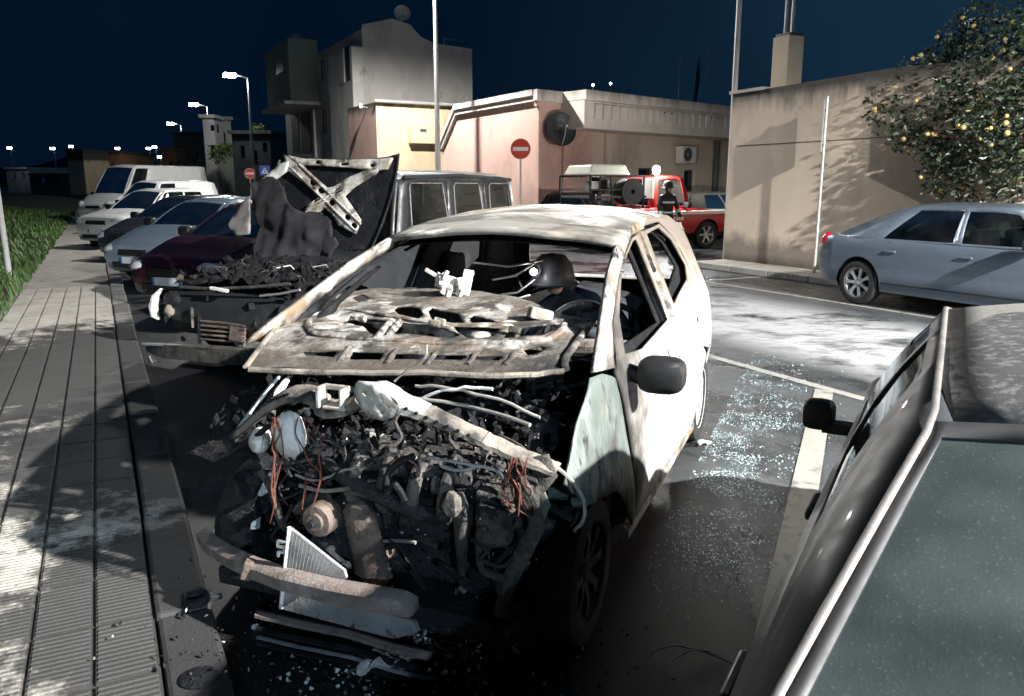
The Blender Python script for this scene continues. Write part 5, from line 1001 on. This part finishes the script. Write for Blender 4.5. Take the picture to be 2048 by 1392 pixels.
# --- garden wall on the right
wl_ = thing('garden_wall', 'tall stained beige wall behind the silver car', 'wall', NK(12.15, 13.36)); wl_['inplace'] = 1
wf = Fac(NK(12.15, 13.36), -Kv)
wf.wall('wall_face', 'wall_weathered', wl_, [(0, .1), (24, .1), (24, 3.58), (5, 3.60), (4.0, 3.66), (0, 3.60)], step=1.2)
wg = Fac(NK(12.15, 13.36), Nv); wg.wall('wall_end', 'wall_weathered', wl_, [(0, 0), (9, 0), (9, 3.6), (0, 3.6)]); MB().add([NK(12.15, 13.36, 3.6), NK(12.15, -10.6, 3.58), NK(12.6, -10.6, 3.58), NK(12.6, 13.36, 3.6)], [(0, 1, 2, 3)]).build('wall_top', 'cornice', wl_, 0)
wf.block('coping', 'cornice', wl_, -.06, .9, 3.6, 3.66, -.5, .05)
wf.block('wall_joint', 'stain', wl_, 0.2, 12, 2.52, 2.535, 0, .008)
# chimney and mast behind the wall
p = NK(13.3, 12.5); ch = thing('chimney', 'beige chimney stack with two thin flues above the garden wall', 'chimney', (p.x, p.y, 0)); ch.rotation_euler.z = KROT
pw = ony(1558, 370, p.y); ch.location.x = pw.x
MB().box((0, 0, 2.35), (.44, .42, 4.7)).build('stack', 'beige_wall', ch, 0, bevel=.01); MB().box((0, 0, 4.73), (.36, .36, .06)).build('cap', 'shutter', ch, 0)
for y in (-.08, .1): MB().tube([(0, y, 4.75), (0, y, 6.6)], .045, 8).build('flue', 'galvanised', ch)
p = ony(1478, 370, 17.2); ms = thing('mast', 'pale slender mast rising behind the end of the garden wall', 'mast', (p.x + .12, p.y + 1.2, 0)); MB().tube([(0, 0, 0), (0, 0, 5), (0, 0, 9)], [.07, .062, .055], 10).build('pole', 'white_pole', ms); MB().tube([(0, 0, 8.9), (.0, .0, 9.1)], .09, 10).build('cap', 'galvanised', ms)
# --- far buildings
def block_house(label, x0, x1, ytop, Y, mat, ang=-27, depth=9, wins=(), roof=None, cat='house'):
    p = ony(x1, 370, Y); t = thing('far_house', label, cat, (p.x, p.y, 0)); t['inplace'] = 1; t['group'] = 'houses beyond the car park'
    f = Fac(p, dirv(ang - 63)); u = f.uv(x0, 370)[0]; z = f.uv((x0 + x1) / 2, ytop)[1]; u0, u1 = min(0, u), max(0, u)
    hs = [[(min(a[0] for a in q), q[0][1]), (max(a[0] for a in q), q[0][1]), (max(a[0] for a in q), q[2][1]), (min(a[0] for a in q), q[2][1])] for q in [f.rect(*w_) for w_ in wins]]
    f.wall('wall', mat, t, [(u0, 0), (u1, 0), (u1, z), (u0, z)], hs, step=4)
    for q in hs: f.window(t, q, frame='shutter', mull=0)
    B = [f.w(u0, 0), f.w(u1, 0), f.w(u1, 0, -depth), f.w(u0, 0, -depth)]; T_ = [Vector((q.x, q.y, z)) for q in B]
    MB().add(B + T_, [(1, 2, 6, 5), (3, 0, 4, 7), (2, 3, 7, 6)]).build('wall', mat, t, 0); f.block('roof', 'roof_tile' if roof else mat, t, u0 - .2, u1 + .2, z, z + .25, -depth, .25)
    return t
block_house('pale lit house front beyond the parked vans', 415, 437, 236, 62, 'house_pale', -27, 3, [(420, 250, 430, 262), (420, 290, 430, 315)])
block_house('dark green grey house between the lamp and the no entry sign', 437, 470, 240, 64, 'green_render', -50, 9, [(445, 265, 452, 290)])
block_house('low dark house behind the second no entry sign', 470, 545, 268, 58, 'dark_render', -27, 9, [(480, 290, 490, 318), (505, 300, 515, 330), (525, 285, 535, 305)])
block_house('dark gabled house beyond the vans', 355, 408, 268, 95, 'dark_render', -27, 12, [(370, 300, 376, 315), (390, 300, 397, 315)], True)
block_house('orange house lit from the side at the far end of the road', 140, 172, 303, 100, 'cream_render', -10, 8, [(150, 322, 156, 340)]); block_house('dark brick red house beside the lit orange house', 172, 245, 306, 104, 'orange_render', -27, 10, [(175, 325, 182, 340), (200, 325, 208, 340), (222, 325, 230, 340)], True)
block_house('brown house edge behind the tall lamps', 328, 356, 300, 92, 'orange_render', -27, 8, [(338, 320, 345, 336)]); block_house('low white building at the far left horizon', 15, 60, 338, 120, 'house_pale', 0, 8, [(24, 345, 32, 356), (42, 345, 50, 356)]); block_house('low grey shed at the far left', 62, 118, 350, 115, 'dark_render', 0, 8, [(80, 356, 90, 366)])
block_house('dark house roof behind the pink building', 1260, 1440, 192, 44, 'dark_render', 75, 9, [(1300, 215, 1312, 235), (1380, 205, 1392, 225)])
# dark hills closing the view
hm = MB(); n_ = 60
hm.add([(-520 + 1040 * i / n_, 560, -1) for i in range(n_ + 1)] + [(-520 + 1040 * i / n_, 620, 14 + 26 * abs(fbm((i * .13, 3, 0))) + 14 * math.exp(-((i - 40) / 8) ** 2)) for i in range(n_ + 1)], [(i, i + 1, n_ + 2 + i, n_ + 1 + i) for i in range(n_)])
M('hill', (.01, .014, .016), .95, bump=.2, bscale=.05, var=.3, vscale=.02); tag(hm.build('hills', 'hill'), kind='structure')
# ------------------------------------------------------------------ signs, posts, aerials
def post_sign(name, label, cat, base, h, disc, r_, mat, facing, mark=None):
    t = thing(name, label, cat, base, math.atan2(facing.y, facing.x) + math.pi / 2)
    MB().tube([(0, .03, 0), (0, .03, h + r_ * .8)], .03, 8).build('post', 'galvanised', t)
    if disc: sg = MB().lathe([(.0, -.012), (r_, -.012), (r_, .012), (0, .012)], 32, 'y', (0, -.02, h)).build('sign_face', mat, t, 30); MB().box((0, -.036, h), (r_ * 1.5, .008, r_ * .36)).build('bar', 'sign_white', sg, 0); MB().lathe([(r_ * .95, -.036), (r_, -.036), (r_, -.030), (r_ * .95, -.030)], 32, 'y', (0, 0, h)).build('rim_ring', 'sign_white', sg)
    else:
        sg = MB().box((0, -.02, h), (r_ * 2, .02, r_ * 2)).build('sign_face', mat, t, 0); MB().add([(-r_ * .7, -.034, h - r_ * .6), (r_ * .7, -.034, h - r_ * .6), (0, -.034, h + r_ * .65)], [(0, 1, 2)]).build('white_triangle', 'sign_white', sg, 0, solid=.004)
        q = MB(); q.tube([(0, -.042, h - .02), (r_ * .2, -.042, h - r_ * .5)], .018, 5); q.tube([(0, -.042, h - .02), (-r_ * .2, -.042, h - r_ * .5)], .018, 5); q.ball((0, -.042, h + r_ * .18), .03, 8, 5); q.build('walking_figure', 'shutter', sg)
    return t
to_cam = lambda p: Vector((-p.x, -p.y, 0)).normalized()
p = ony(1041, 370, 23.7); p.z = 0; post_sign('traffic_sign', 'round no entry sign before the pink building', 'sign', p, ony(1039, 298, 23.7).z, True, .30, 'sign_red', to_cam(p))
p = ony(501, 370, 41); p.z = 0; post_sign('traffic_sign', 'distant no entry sign behind the parked white vans', 'sign', p, ony(501, 347, 41).z, True, .26, 'sign_red', to_cam(p))
p = ony(531, 370, 41); p.z = 0; post_sign('traffic_sign', 'small blue square pedestrian crossing sign', 'sign', p, ony(531, 341, 41).z, False, .25, 'sign_blue', to_cam(p))
p = NK(11.72, 10.46); t = thing('sign_post', 'grey sign post with panel seen edge-on before the garden wall', 'sign', (p.x, p.y, .12)); t.rotation_euler.z = math.atan2(p.y, p.x)
MB().tube([(0, 0, 0), (0, 0, 3.15)], .03, 10).build('post', 'galvanised', t); MB().box((.02, .042, 2.62), (.62, .02, .9)).build('panel', 'galvanised', t, 0, bevel=.004)
for z in (2.3, 2.9): MB().box((0, .022, z), (.09, .03, .04)).build('clamp', 'shutter', t, 0)
p = onz(20, 557, .14); t = thing('sign_post', 'leaning white post in the grass at the left edge', 'post', p); MB().tube([(0, 0, -.1), (-.05, .02, 2), (-.1, .02, 4)], .045, 10).build('post', 'white_pole', t); MB().tube([(0, 0, -.05), (0, 0, .06)], .06, 10).build('ground_collar', 'galvanised', t)
def aerial(label, px, py0, py1, Y, w_, kind):
    a, b = ony(px, py0, Y), ony(px, py1, Y); t = thing('tv_aerial', label, 'aerial', b); h = a.z - b.z
    MB().tube([(0, 0, -.6), (0, 0, h)], .025, 6).build('mast', 'galvanised', t)
    if kind: MB().tube([(0, 0, h), (w_, .2, h - .02)], .02, 6).build('boom', 'galvanised', t); [MB().tube([(w_ * i / 6, -.25, h), (w_ * i / 6, .25, h)], .008, 4).build('element', 'galvanised', t) for i in range(7)]
aerial('tv aerial on the dark roof left of the other aerial', 1357, 112, 185, 40, 1.5, 1); aerial('tv aerial nearer the garden wall on the dark roof', 1413, 103, 150, 42, 1.2, 1); aerial('comb-shaped tv aerial above the orange tree', 1925, 40, 170, 17, .7, 1); aerial('thin mast on the end wall of the grey house', 890, 78, 200, 39, .5, 1)

# ------------------------------------------------------------------ orange tree over the wall
def leaf_cluster(m, c, r_, n_, size, rg_):
    for i in range(n_):
        d = Vector((rg_.gauss(0, 1), rg_.gauss(0, 1), rg_.gauss(0, 1))).normalized() * r_ * rg_.random() ** .45; p = c + d
        a = Vector((rg_.gauss(0, 1), rg_.gauss(0, 1), rg_.gauss(0, .6) - .2)).normalized(); b = a.cross(Vector((rg_.gauss(0, 1), rg_.gauss(0, 1), rg_.gauss(0, 1)))).normalized(); s_ = size * rg_.uniform(.6, 1.3); n2 = a.cross(b) * s_ * .12
        m.add([p, p + a * s_ * .5 + b * s_ * .26 + n2, p + a * s_, p + a * s_ * .5 - b * s_ * .26 + n2], [(0, 1, 2), (0, 2, 3)], 0 if rg_.random() < .7 else 1)
M('leaf', (.04, .062, .038), .4, var=.4, vscale=2, world=True); M('leaf_light', (.075, .105, .065), .45, var=.4, vscale=2, world=True); M('bark', (.07, .055, .04), .9, bump=.6, bscale=30); M('orange_skin', (.58, .42, .15), .45, var=.15, vscale=20); M('leaf_yellow', (.22, .28, .04), .5, var=.3, vscale=3, world=True)
def tree(name, label, base, ctrs, leaves, size, trunk_h, fruits=0, mats=('leaf', 'leaf_light'), rr=.5, seed=1):
    rg_ = random.Random(seed); t = thing(name, label, 'tree', base); top = Vector((0, 0, trunk_h))
    tr = MB(); tr.tube([(0, 0, 0), (.05, .02, trunk_h * .5), top], [.12, .10, .085], 10)
    for c in ctrs: mid = top.lerp(c, .5) + Vector((rg_.uniform(-.15, .15), rg_.uniform(-.15, .15), .1)); tr.tube([top - Vector((0, 0, .1)), mid, c], [.06, .035, .012], 7)
    tr.build('trunk', 'bark', t); cr = MB()
    for c in ctrs: leaf_cluster(cr, Vector(c), rr * rg_.uniform(.75, 1.25), leaves, size, rg_)
    cr.build('crown', list(mats), t, 0)
    if fruits:
        f0 = MB().ball((0, 0, 0), (.036, .036, .034), 10, 7).build('fruit', 'orange_skin', t)
        for i in range(fruits):
            o = f0 if i == 0 else f0.copy()
            if i: C.objects.link(o)
            c = Vector(ctrs[rg_.randrange(len(ctrs))]); d = Vector((rg_.gauss(0, 1), rg_.gauss(0, 1), rg_.gauss(0, 1))).normalized() * rr * rg_.uniform(.4, .9); d -= Nv * abs(d.dot(Nv)) * .6
            o.parent = t; o.location = c + d; k_ = rg_.uniform(.8, 1.2); o.scale = (k_, k_, k_)
    return t
rg_ = random.Random(21); tb = NK(12.9, 7.6); ct = []
for px, py, dn in [(1800, 205, .2), (1830, 260, 0), (1850, 150, .4), (1900, 110, .5), (1900, 200, -.1), (1880, 300, -.2), (1950, 60, .6), (1960, 150, 0), (1960, 240, -.4), (1940, 330, -.4), (2010, 90, .2), (2020, 190, -.3), (2020, 280, -.6), (2010, 350, -.5), (2060, 40, .3), (2090, 140, -.2), (2090, 240, -.5), (2100, 330, -.6), (1770, 240, .3), (2160, 180, -.2), (2160, 290, -.4), (2150, 80, .3), (1905, 350, -.3)]:
    q = onp(px, py, NK(12.1 + dn, 0), Nv); ct.append(q - Vector((tb.x, tb.y, 0)))
tree('orange_tree', 'orange tree full of fruit hanging over the garden wall', (tb.x, tb.y, 0), ct, 330, .105, 2.2, 120, rr=.47, seed=4)
p = ony(515, 370, 60); tree('small_tree', 'small yellow-green tree lit by a lamp behind the parked vans', (p.x, p.y, 0), [Vector((x, y, z)) for x, y, z in [(0, 0, 4.6), (.5, 0, 5.0), (-.6, .2, 4.2), (-2.2, .3, 4.3), (-2.8, 0, 4.0), (.2, .3, 5.6)]], 220, .26, 3.2, 0, ('leaf_yellow', 'leaf_light'), .7, 8)
p = ony(385, 370, 88); tree('small_tree', 'dark round tree beside the far houses', (p.x, p.y, 0), [Vector((x, y, z)) for x, y, z in [(0, 0, 3.2), (1, 0, 3.0), (-1, .2, 2.9), (0, .3, 4.2), (1.2, .3, 3.9), (-1.2, 0, 3.8)]], 160, .36, 2, 0, ('leaf', 'leaf'), 1.0, 9)

# ------------------------------------------------------------------ fire service pick-up and the cars in the yard
hd = Vector((Nv.x, Nv.y, 0)); pn = Vector((5.72, 23.1, 0)); pk = car('fire_pickup', 'red fire service pick-up with equipment bed and rooftop work light', 'truck', pn, math.atan2(-hd.y, -hd.x), L=4.9, W=1.8, H=1.98, belt=1.12, cowl=1.35, zcowl=1.1, znose=1.0, rf=1.62, rr=2.62, rg=2.72, zd=1.12, ht=.72, xf=.85, xr=3.75, r=.38, wins=((1.62, 2.55),), paintm='paint_red', rimm='rim', crown=.03, bow=.08, seams=(1.45, 2.65), handles=(2.5,), nosew=.92, zb=.42, lamps=(.06, .11, .11))
MB().box((2.1, 0, .99), (4.6, 1.815, .10)).build('white_stripe', 'sign_white', pk, 0, bevel=.02)
for i in range(5): MB().box((1.75 + .09 * i, .905, .84), (.06, .012, .09)).build('lettering', 'sign_white', pk, 0)
for i in range(3): MB().box((1.95 + .11 * i, .905, .66), (.08, .012, .13)).build('lettering', 'sign_white', pk, 0)
q = MB(); q.box((3.75, 0, 1.42), (1.7, 1.6, .06)); [q.tube([(x, y, 1.1), (x, y, 1.95)], .03, 6) for x in (2.95, 4.6) for y in (-.75, .75)]; [q.tube([(2.95, y, z), (4.6, y, z)], .025, 6) for y in (-.75, .75) for z in (1.6, 1.95)]; q.build('equipment_rack', 'paint_black', pk, 30)
MB().lathe([(.06, -.22), (.34, -.22), (.34, -.19), (.10, -.17), (.10, .17), (.34, .19), (.34, .22), (.06, .22)], 24, 'y', (3.35, .62, 1.55)).build('hose_reel', 'rubber', pk); MB().lathe([(.10, -.16), (.27, -.16), (.28, 0), (.27, .16), (.10, .16)], 24, 'y', (3.35, .62, 1.55)).build('hose', 'shutter', pk)
MB().box((4.0, .1, 2.1), (1.25, 1.3, .26), taper=.85).build('roof_box', 'paint_cream', pk, 0, bevel=.05)
for i in range(8): MB().box((rnd.uniform(3.9, 4.6), rnd.uniform(.3, .75), rnd.uniform(1.2, 1.75)), (rnd.uniform(.12, .3), .2, rnd.uniform(.12, .3)), (0, 0, rnd.random())).build('equipment_case', rnd.choice(['rubber', 'paint_black', 'shutter', 'dull_alu']), pk, 0, bevel=.02)
MB().box((2.72, .62, 1.62), (.06, .45, .5)).build('cab_rear_panel', 'paint_cream', pk, 0, bevel=.01)
wk = MB().lathe([(.03, .12), (.10, .10), (.13, -.02), (.12, -.05)], 16, 'y', (2.45, .55, 2.1)).build('work_light', 'black_plastic', pk); MB().lathe([(.0, 0), (.125, .0), (.125, .02), (0, .02)], 16, 'y', (2.45, .60, 2.1)).build('lit_glass', 'led_far', wk)
ld = bpy.data.lights.new('work_light_beam', 'POINT'); ld.energy = 420; ld.shadow_soft_size = .1; lo_ = bpy.data.objects.new('work_light_beam', ld); C.objects.link(lo_); lo_.parent = pk; lo_.location = (2.45, .82, 2.12)
p = ony(1175, 370, 25.5); car('parked_car', 'dark car parked at the pink building left of the fire pick-up', 'car', (p.x + 1.6, p.y + 1.2, 0), math.atan2(-hd.y, -hd.x), paintm='paint_graphite', H=1.5)
p = ony(1440, 370, 27.5); car('parked_car', 'cream car half hidden behind the fire pick-up bonnet', 'car', (p.x + 1.6, p.y + .6, 0), math.atan2(-hd.y, -hd.x), paintm='paint_cream', H=1.5)

# ------------------------------------------------------------------ people
M('fire_gear', (.016, .02, .028), .8, bump=.4, bscale=60, var=.3); M('reflective', (.75, .76, .74), .5, var=.1); M('skin', (.42, .26, .19), .55, var=.08); M('helmet', (.02, .02, .023), .6, coat=.1, var=.2)
def person(label, loc, rz, J, E_, hands):
    t = thing('person', label, 'person', loc, rz); me = bpy.data.meshes.new('body'); names = list(J); V = [J[k][0] for k in names]; ix = {k: i for i, k in enumerate(names)}; Ed = [(ix[a], ix[b]) for a, b in E_]; rad = [J[k][1] for k in names]
    for hn in hands:
        h, w_ = Vector(J[hn][0]), Vector(J[hands[hn]][0]); d = (h - w_).normalized(); x = d.cross(Vector((0, 0, 1))); x = x.normalized() if x.length > .1 else Vector((1, 0, 0)); y = x.cross(d)
        for k in range(5):
            o = (k - 1.5) * .02 if k < 4 else -.045; ln = (.07, .08, .075, .06, .05)[k]; i0 = len(V); V += [h + d * (.03 if k < 4 else 0) + x * o, h + d * (.03 + ln * .5) + x * o * 1.1 - y * .01, h + d * (.02 + ln) + x * o - y * .035]; rad += [.011, .010, .008]; Ed += [(ix[hn], i0), (i0, i0 + 1), (i0 + 1, i0 + 2)]
    me.from_pydata([tuple(v) for v in V], Ed, []); me.materials.append(MATS['fire_gear']); b = bpy.data.objects.new('body', me); C.objects.link(b); b.parent = t
    sk = b.modifiers.new('skin', 'SKIN'); sk.use_smooth_shade = True
    for i, r_ in enumerate(rad): me.skin_vertices[0].data[i].radius = (r_, r_) if isinstance(r_, float) else r_
    me.skin_vertices[0].data[ix['pelvis']].use_root = True; b.modifiers.new('smooth', 'SUBSURF').levels = 1; b.modifiers['smooth'].render_levels = 1
    return t, b
stand = {'pelvis': ((0, 0, .95), (.16, .12)), 'waist': ((0, .01, 1.1), (.15, .115)), 'chest': ((0, 0, 1.32), (.18, .13)), 'neck': ((0, 0, 1.5), .06), 'head': ((0, -.02, 1.62), (.082, .095)), 'crown': ((0, -.01, 1.72), (.06, .07)),
         'shl': ((-.2, 0, 1.42), .075), 'ell': ((-.27, -.02, 1.15), .058), 'wrl': ((-.27, -.12, .93), .045), 'hal': ((-.265, -.15, .86), .035), 'shr': ((.2, 0, 1.42), .075), 'elr': ((.28, -.03, 1.16), .058), 'wrr': ((.22, -.2, 1.0), .045), 'har': ((.2, -.26, .97), .035),
         'hil': ((-.1, 0, .88), .1), 'knl': ((-.12, -.03, .5), .075), 'anl': ((-.13, .02, .1), .055), 'tol': ((-.14, -.14, .05), .045), 'hir': ((.1, 0, .88), .1), 'knr': ((.13, -.02, .5), .075), 'anr': ((.15, .04, .1), .055), 'tor': ((.16, -.12, .05), .045)}
SE = [('pelvis', 'waist'), ('waist', 'chest'), ('chest', 'neck'), ('neck', 'head'), ('head', 'crown'), ('chest', 'shl'), ('shl', 'ell'), ('ell', 'wrl'), ('wrl', 'hal'), ('chest', 'shr'), ('shr', 'elr'), ('elr', 'wrr'), ('wrr', 'har'), ('pelvis', 'hil'), ('hil', 'knl'), ('knl', 'anl'), ('anl', 'tol'), ('pelvis', 'hir'), ('hir', 'knr'), ('knr', 'anr'), ('anr', 'tor')]
p = ony(1336, 370, 20.9); t, b = person('firefighter in dark gear with white reflective bands beside the red pick-up', (p.x, p.y, 0), R(25), stand, SE, {'hal': 'wrl', 'har': 'wrr'})
def bandr(parent, c, rx, ry, h=.05, rot=(0, 0, 0)): o = MB().lathe([(1, -h / 2), (1, h / 2)], 16).build('reflective_band', 'reflective', parent, 60, solid=.004); o.scale = (rx, ry, 1); o.location = c; o.rotation_euler = rot
bandr(t, (0, .01, 1.02), .185, .145); bandr(t, (0, .0, 1.28), .205, .155); bandr(t, (-.272, -.085, 1.0), .07, .07, .12); bandr(t, (.235, -.16, 1.04), .07, .07, .12); bandr(t, (-.125, 0, .3), .085, .085, .07); bandr(t, (.14, 0, .3), .085, .085, .07)
def helm(parent, c, s_=1): MB().lathe([(.0, .13), (.07, .12), (.115, .07), (.13, .0), (.135, -.03), (.16, -.045), (.155, -.055), (.12, -.04)], 18).build('helmet', 'helmet', parent, 60).location = c
helm(t, (0, -.01, 1.70)); MB().ball((0, -.085, 1.615), (.065, .045, .075), 12, 8).build('face', 'skin', t, 70); MB().box((0, -.135, 1.605), (.022, .03, .035), (R(-20), 0, 0), taper=.5).build('nose', 'skin', t, 0, bevel=.004)
# second firefighter kneeling inside the burnt car, head torch on
HC = lambda s, t_, z: tuple(HO + HS * s + HT * t_ + Vector((0, 0, z)) - Vector((*(HO + HS * 1.9 + HT * .6).xy, 0)))
crouch = {'pelvis': (HC(2.02, .56, .62), (.16, .13)), 'waist': (HC(1.95, .58, .76), .15), 'chest': (HC(1.84, .62, .95), (.19, .15)), 'neck': (HC(1.78, .70, 1.10), .06), 'head': (HC(1.74, .78, 1.17), (.085, .09)), 'crown': (HC(1.74, .80, 1.25), .06), 'shl': (HC(1.80, .42, 1.02), .08), 'ell': (HC(1.62, .36, .84), .07), 'wrl': (HC(1.44, .46, .92), .05), 'hal': (HC(1.38, .50, .95), .035), 'shr': (HC(1.86, .84, 1.02), .08), 'elr': (HC(1.70, .98, .84), .06), 'wrr': (HC(1.52, .92, .92), .048), 'har': (HC(1.46, .89, .95), .035), 'hil': (HC(2.02, .46, .56), .1), 'knl': (HC(1.70, .40, .40), .075), 'anl': (HC(2.0, .42, .32), .055), 'hir': (HC(2.02, .68, .56), .1), 'knr': (HC(1.72, .74, .40), .075), 'anr': (HC(2.02, .72, .32), .055)}
SE2 = [e for e in SE if e[1] not in ('tol', 'tor')]; b0_ = HO + HS * 1.9 + HT * .6
t, b = person('firefighter with lit head torch kneeling inside the burnt white hatchback', (b0_.x, b0_.y, 0), 0, crouch, SE2, {'hal': 'wrl', 'har': 'wrr'})
helm(t, Vector(HC(1.74, .80, 1.20))); MB().ball(HC(1.70, .77, 1.15), (.05, .05, .06), 12, 8).build('face', 'skin', t, 70)
tp = Vector(HC(1.58, .86, 1.235)); to = MB().lathe([(.0, -.03), (.025, -.03), (.032, .02)], 12, 'y', tp).build('head_torch', 'black_plastic', t); MB().ball(tp + Vector((0, -.02, 0)), .022, 10, 6).build('lit_glass', 'led', to)
ld = bpy.data.lights.new('head_torch_beam', 'POINT'); ld.energy = 2.2; ld.color = (.95, .98, 1); ld.shadow_soft_size = .03; lo_ = bpy.data.objects.new('head_torch_beam', ld); C.objects.link(lo_); lo_.parent = t; lo_.location = tp + Vector((-.02, -.07, .0))

# ------------------------------------------------------------------ litter: shards, ash, wires
M('shard', (.40, .55, .56), .12, var=.2, vscale=40, world=True, coat=1); M('shard_white', (.62, .70, .72), .25, var=.1, world=True)
rg_ = random.Random(31); sm = MB(); n_ = 0
while n_ < 5200:
    px, py = rg_.uniform(1280, 1700), rg_.uniform(705, 1240); c = onz(px, py, .006)
    dens = math.exp(-((px - 1480 + (py - 850) * .2) / 120) ** 2) * math.exp(-((py - 860) / 150) ** 2) + .25 * math.exp(-((px - 1420) / 120) ** 2) * math.exp(-((py - 1080) / 110) ** 2)
    dens *= max(0, .4 + 1.1 * fbm((c.x * 2.6, c.y * 2.6, 0)) + .8 * fbm((c.x * 8, c.y * 8, 3)))
    if hl(c).y > -.03 and hl(c).x > -.4: continue
    if rg_.random() > dens: continue
    n_ += 1; s_ = rg_.uniform(.002, .0048) * (1 + .10 * c.y); a = rg_.random() * 6.28; tl = Vector((rg_.gauss(0, .35), rg_.gauss(0, .35), 1)).normalized(); x = tl.orthogonal().normalized(); x = Matrix.Rotation(a, 3, tl) @ x; y = tl.cross(x)
    sm.add([c + x * s_, c + y * s_ * .8, c - x * s_ * .9, c - y * s_ * .7 + tl * .003], [(0, 1, 2, 3)], 0 if rg_.random() < .6 else 1)
tag(sm.build('glass_shards', ['shard', 'shard_white'], None, 0), 'scattered cubes of broken window glass beside the burnt hatchback', 'glass shards', kind='stuff')
am = MB()
for i in range(1500):
    px, py = rg_.gauss(800, 190), rg_.gauss(1330, 70)
    if py > 1480 or px > 1500: continue
    c = onz(px, py, .01)
    if c.dot(Nv) < .26: c.z = .15
    s_ = rg_.uniform(.004, .022) * (1.6 if rg_.random() < .08 else 1)
    am.lump((c.x, c.y, c.z + s_ * .2), (s_, s_ * rg_.uniform(.5, 1.6), s_ * rg_.uniform(.3, .8)), rg_.choice([0, 0, 0, 0, 0, 1, 1, 2]), rg_)
for i in range(420):
    px, py = 900 + rg_.gauss(0, 60), 1290 + rg_.gauss(0, 30); c = onz(px, py, .03); s_ = rg_.uniform(.006, .03); am.lump((c.x, c.y, .01 + rg_.random() * .09), (s_, s_ * rg_.uniform(.3, 1.8), s_ * rg_.uniform(.3, 1)), rg_.choice([0, 1, 1, 2, 3]), rg_)
tag(am.build('fire_debris', ['soot', 'ash_dark', 'white_ash', 'dull_alu'], None, 0), 'ash and melted scraps heaped before the burnt hatchback', 'debris', kind='stuff')
t = thing('melted_scrap', 'pale melted metal scrap at the front of the ash heap', 'scrap', onz(775, 1345, .0)); q = MB()
q.grid(lambda u, v: (-.1 + .2 * u, -.06 + .12 * v, .03 + .05 * fbm((u * 4, v * 3, 4)) + .03 * math.sin(u * 3)), 12, 8); q.build('sheet', 'ash_metal', t, 0, solid=.006); MB().tube([(-.05, 0, .02), (.05, .03, .06), (.1, -.02, .02)], .008, 6).build('stub', 'copper_wire', t)
p0 = onz(1395, 1320, .0); t = thing('bent_wire', 'loose bent wires lying on the tarmac near the dark car', 'wire', p0)
for pts_ in ([(1290, 1325, 0), (1310, 1300, .03), (1350, 1290, .05), (1400, 1300, .03), (1440, 1312, .005)], [(1330, 1345, 0), (1345, 1320, .03), (1380, 1300, .05), (1420, 1302, .02)], [(1400, 1300, .02), (1450, 1320, .01), (1490, 1338, .005)]): MB().tube([onz(a, b, z + .006) - p0 for a, b, z in pts_], .004, 6).build('strand', 'grey_wire', t)
p0 = onz(1405, 890, 0); t = thing('wheel_trim_shard', 'silver broken trim piece by the rear tyre of the burnt hatchback', 'scrap', p0, R(40)); MB().grid(lambda u, v: (.13 * (u - .5), .05 * (v - .5), .012 + .02 * math.sin(math.pi * v) + .012 * math.sin(u * 5)), 10, 6).build('shell', 'dull_alu', t, 60, solid=.005); MB().tube([(-.06, 0, .02), (-.14, .05, .008)], .006, 6).build('clip', 'soot', t)
# kerb-side soot-covered hose end
p0 = onz(392, 1205, .14); t = thing('hose_coupling', 'blackened ring-shaped coupling on the kerb by the bumper', 'coupling', p0); MB().lathe([(.035, 0), (.05, 0), (.052, .03), (.04, .035), (.035, .03), (.035, 0)], 18).build('ring', 'soot', t); MB().tube([(.04, 0, .015), (.09, .03, .012)], .012, 8).build('lug', 'soot', t)
# far street lamps seen as points over the town
for i, (px, py, Y) in enumerate([(22, 296, 118), (108, 297, 190), (145, 293, 128), (238, 297, 200), (300, 297, 150), (312, 294, 165), (290, 312, 230), (298, 318, 240), (322, 314, 170), (268, 326, 260), (290, 326, 250), (330, 300, 140)]):
    q = ony(px, py, Y); t = thing('distant_street_lamp', ['lit lamp above the low white building at the far left', 'faint lamp left of the orange house', 'lit lamp on the corner of the orange house', 'lamp above the brick red house roof', 'left lamp of the close pair beyond the vans', 'right lamp of the close pair beyond the vans', 'upper lamp of the cluster left of the road end', 'middle lamp of the cluster left of the road end', 'short lamp right of the far cluster', 'lowest lamp of the far cluster', 'low lamp between cluster and vans', 'small lamp before the brown house'][i], 'street lamp', (q.x, q.y, 0), 0, 'street lamps far down the road')
    s_ = Y / 130; MB().tube([(0, 0, 0), (0, 0, q.z)], .07 * s_, 6).build('pole', 'galvanised', t); MB().box((-.25 * s_, 0, q.z), (.55 * s_, .4 * s_, .3 * s_)).build('lit_head', 'led_far', t, 0)
for i, (px, py) in enumerate([(1186, 170), (1221, 167)]):
    q = ony(px, py, 300); t = thing('hill_light', ['left of two lights on the hill behind the pink building', 'right of two lights on the hill behind the pink building'][i], 'lamp', (q.x, q.y, 0)); MB().tube([(0, 0, 0), (0, 0, q.z)], .15, 6).build('pole', 'galvanised', t); MB().ball((0, 0, q.z), .45, 8, 6).build('lit_head', 'led_far', t)
# work light on the pink building's wall
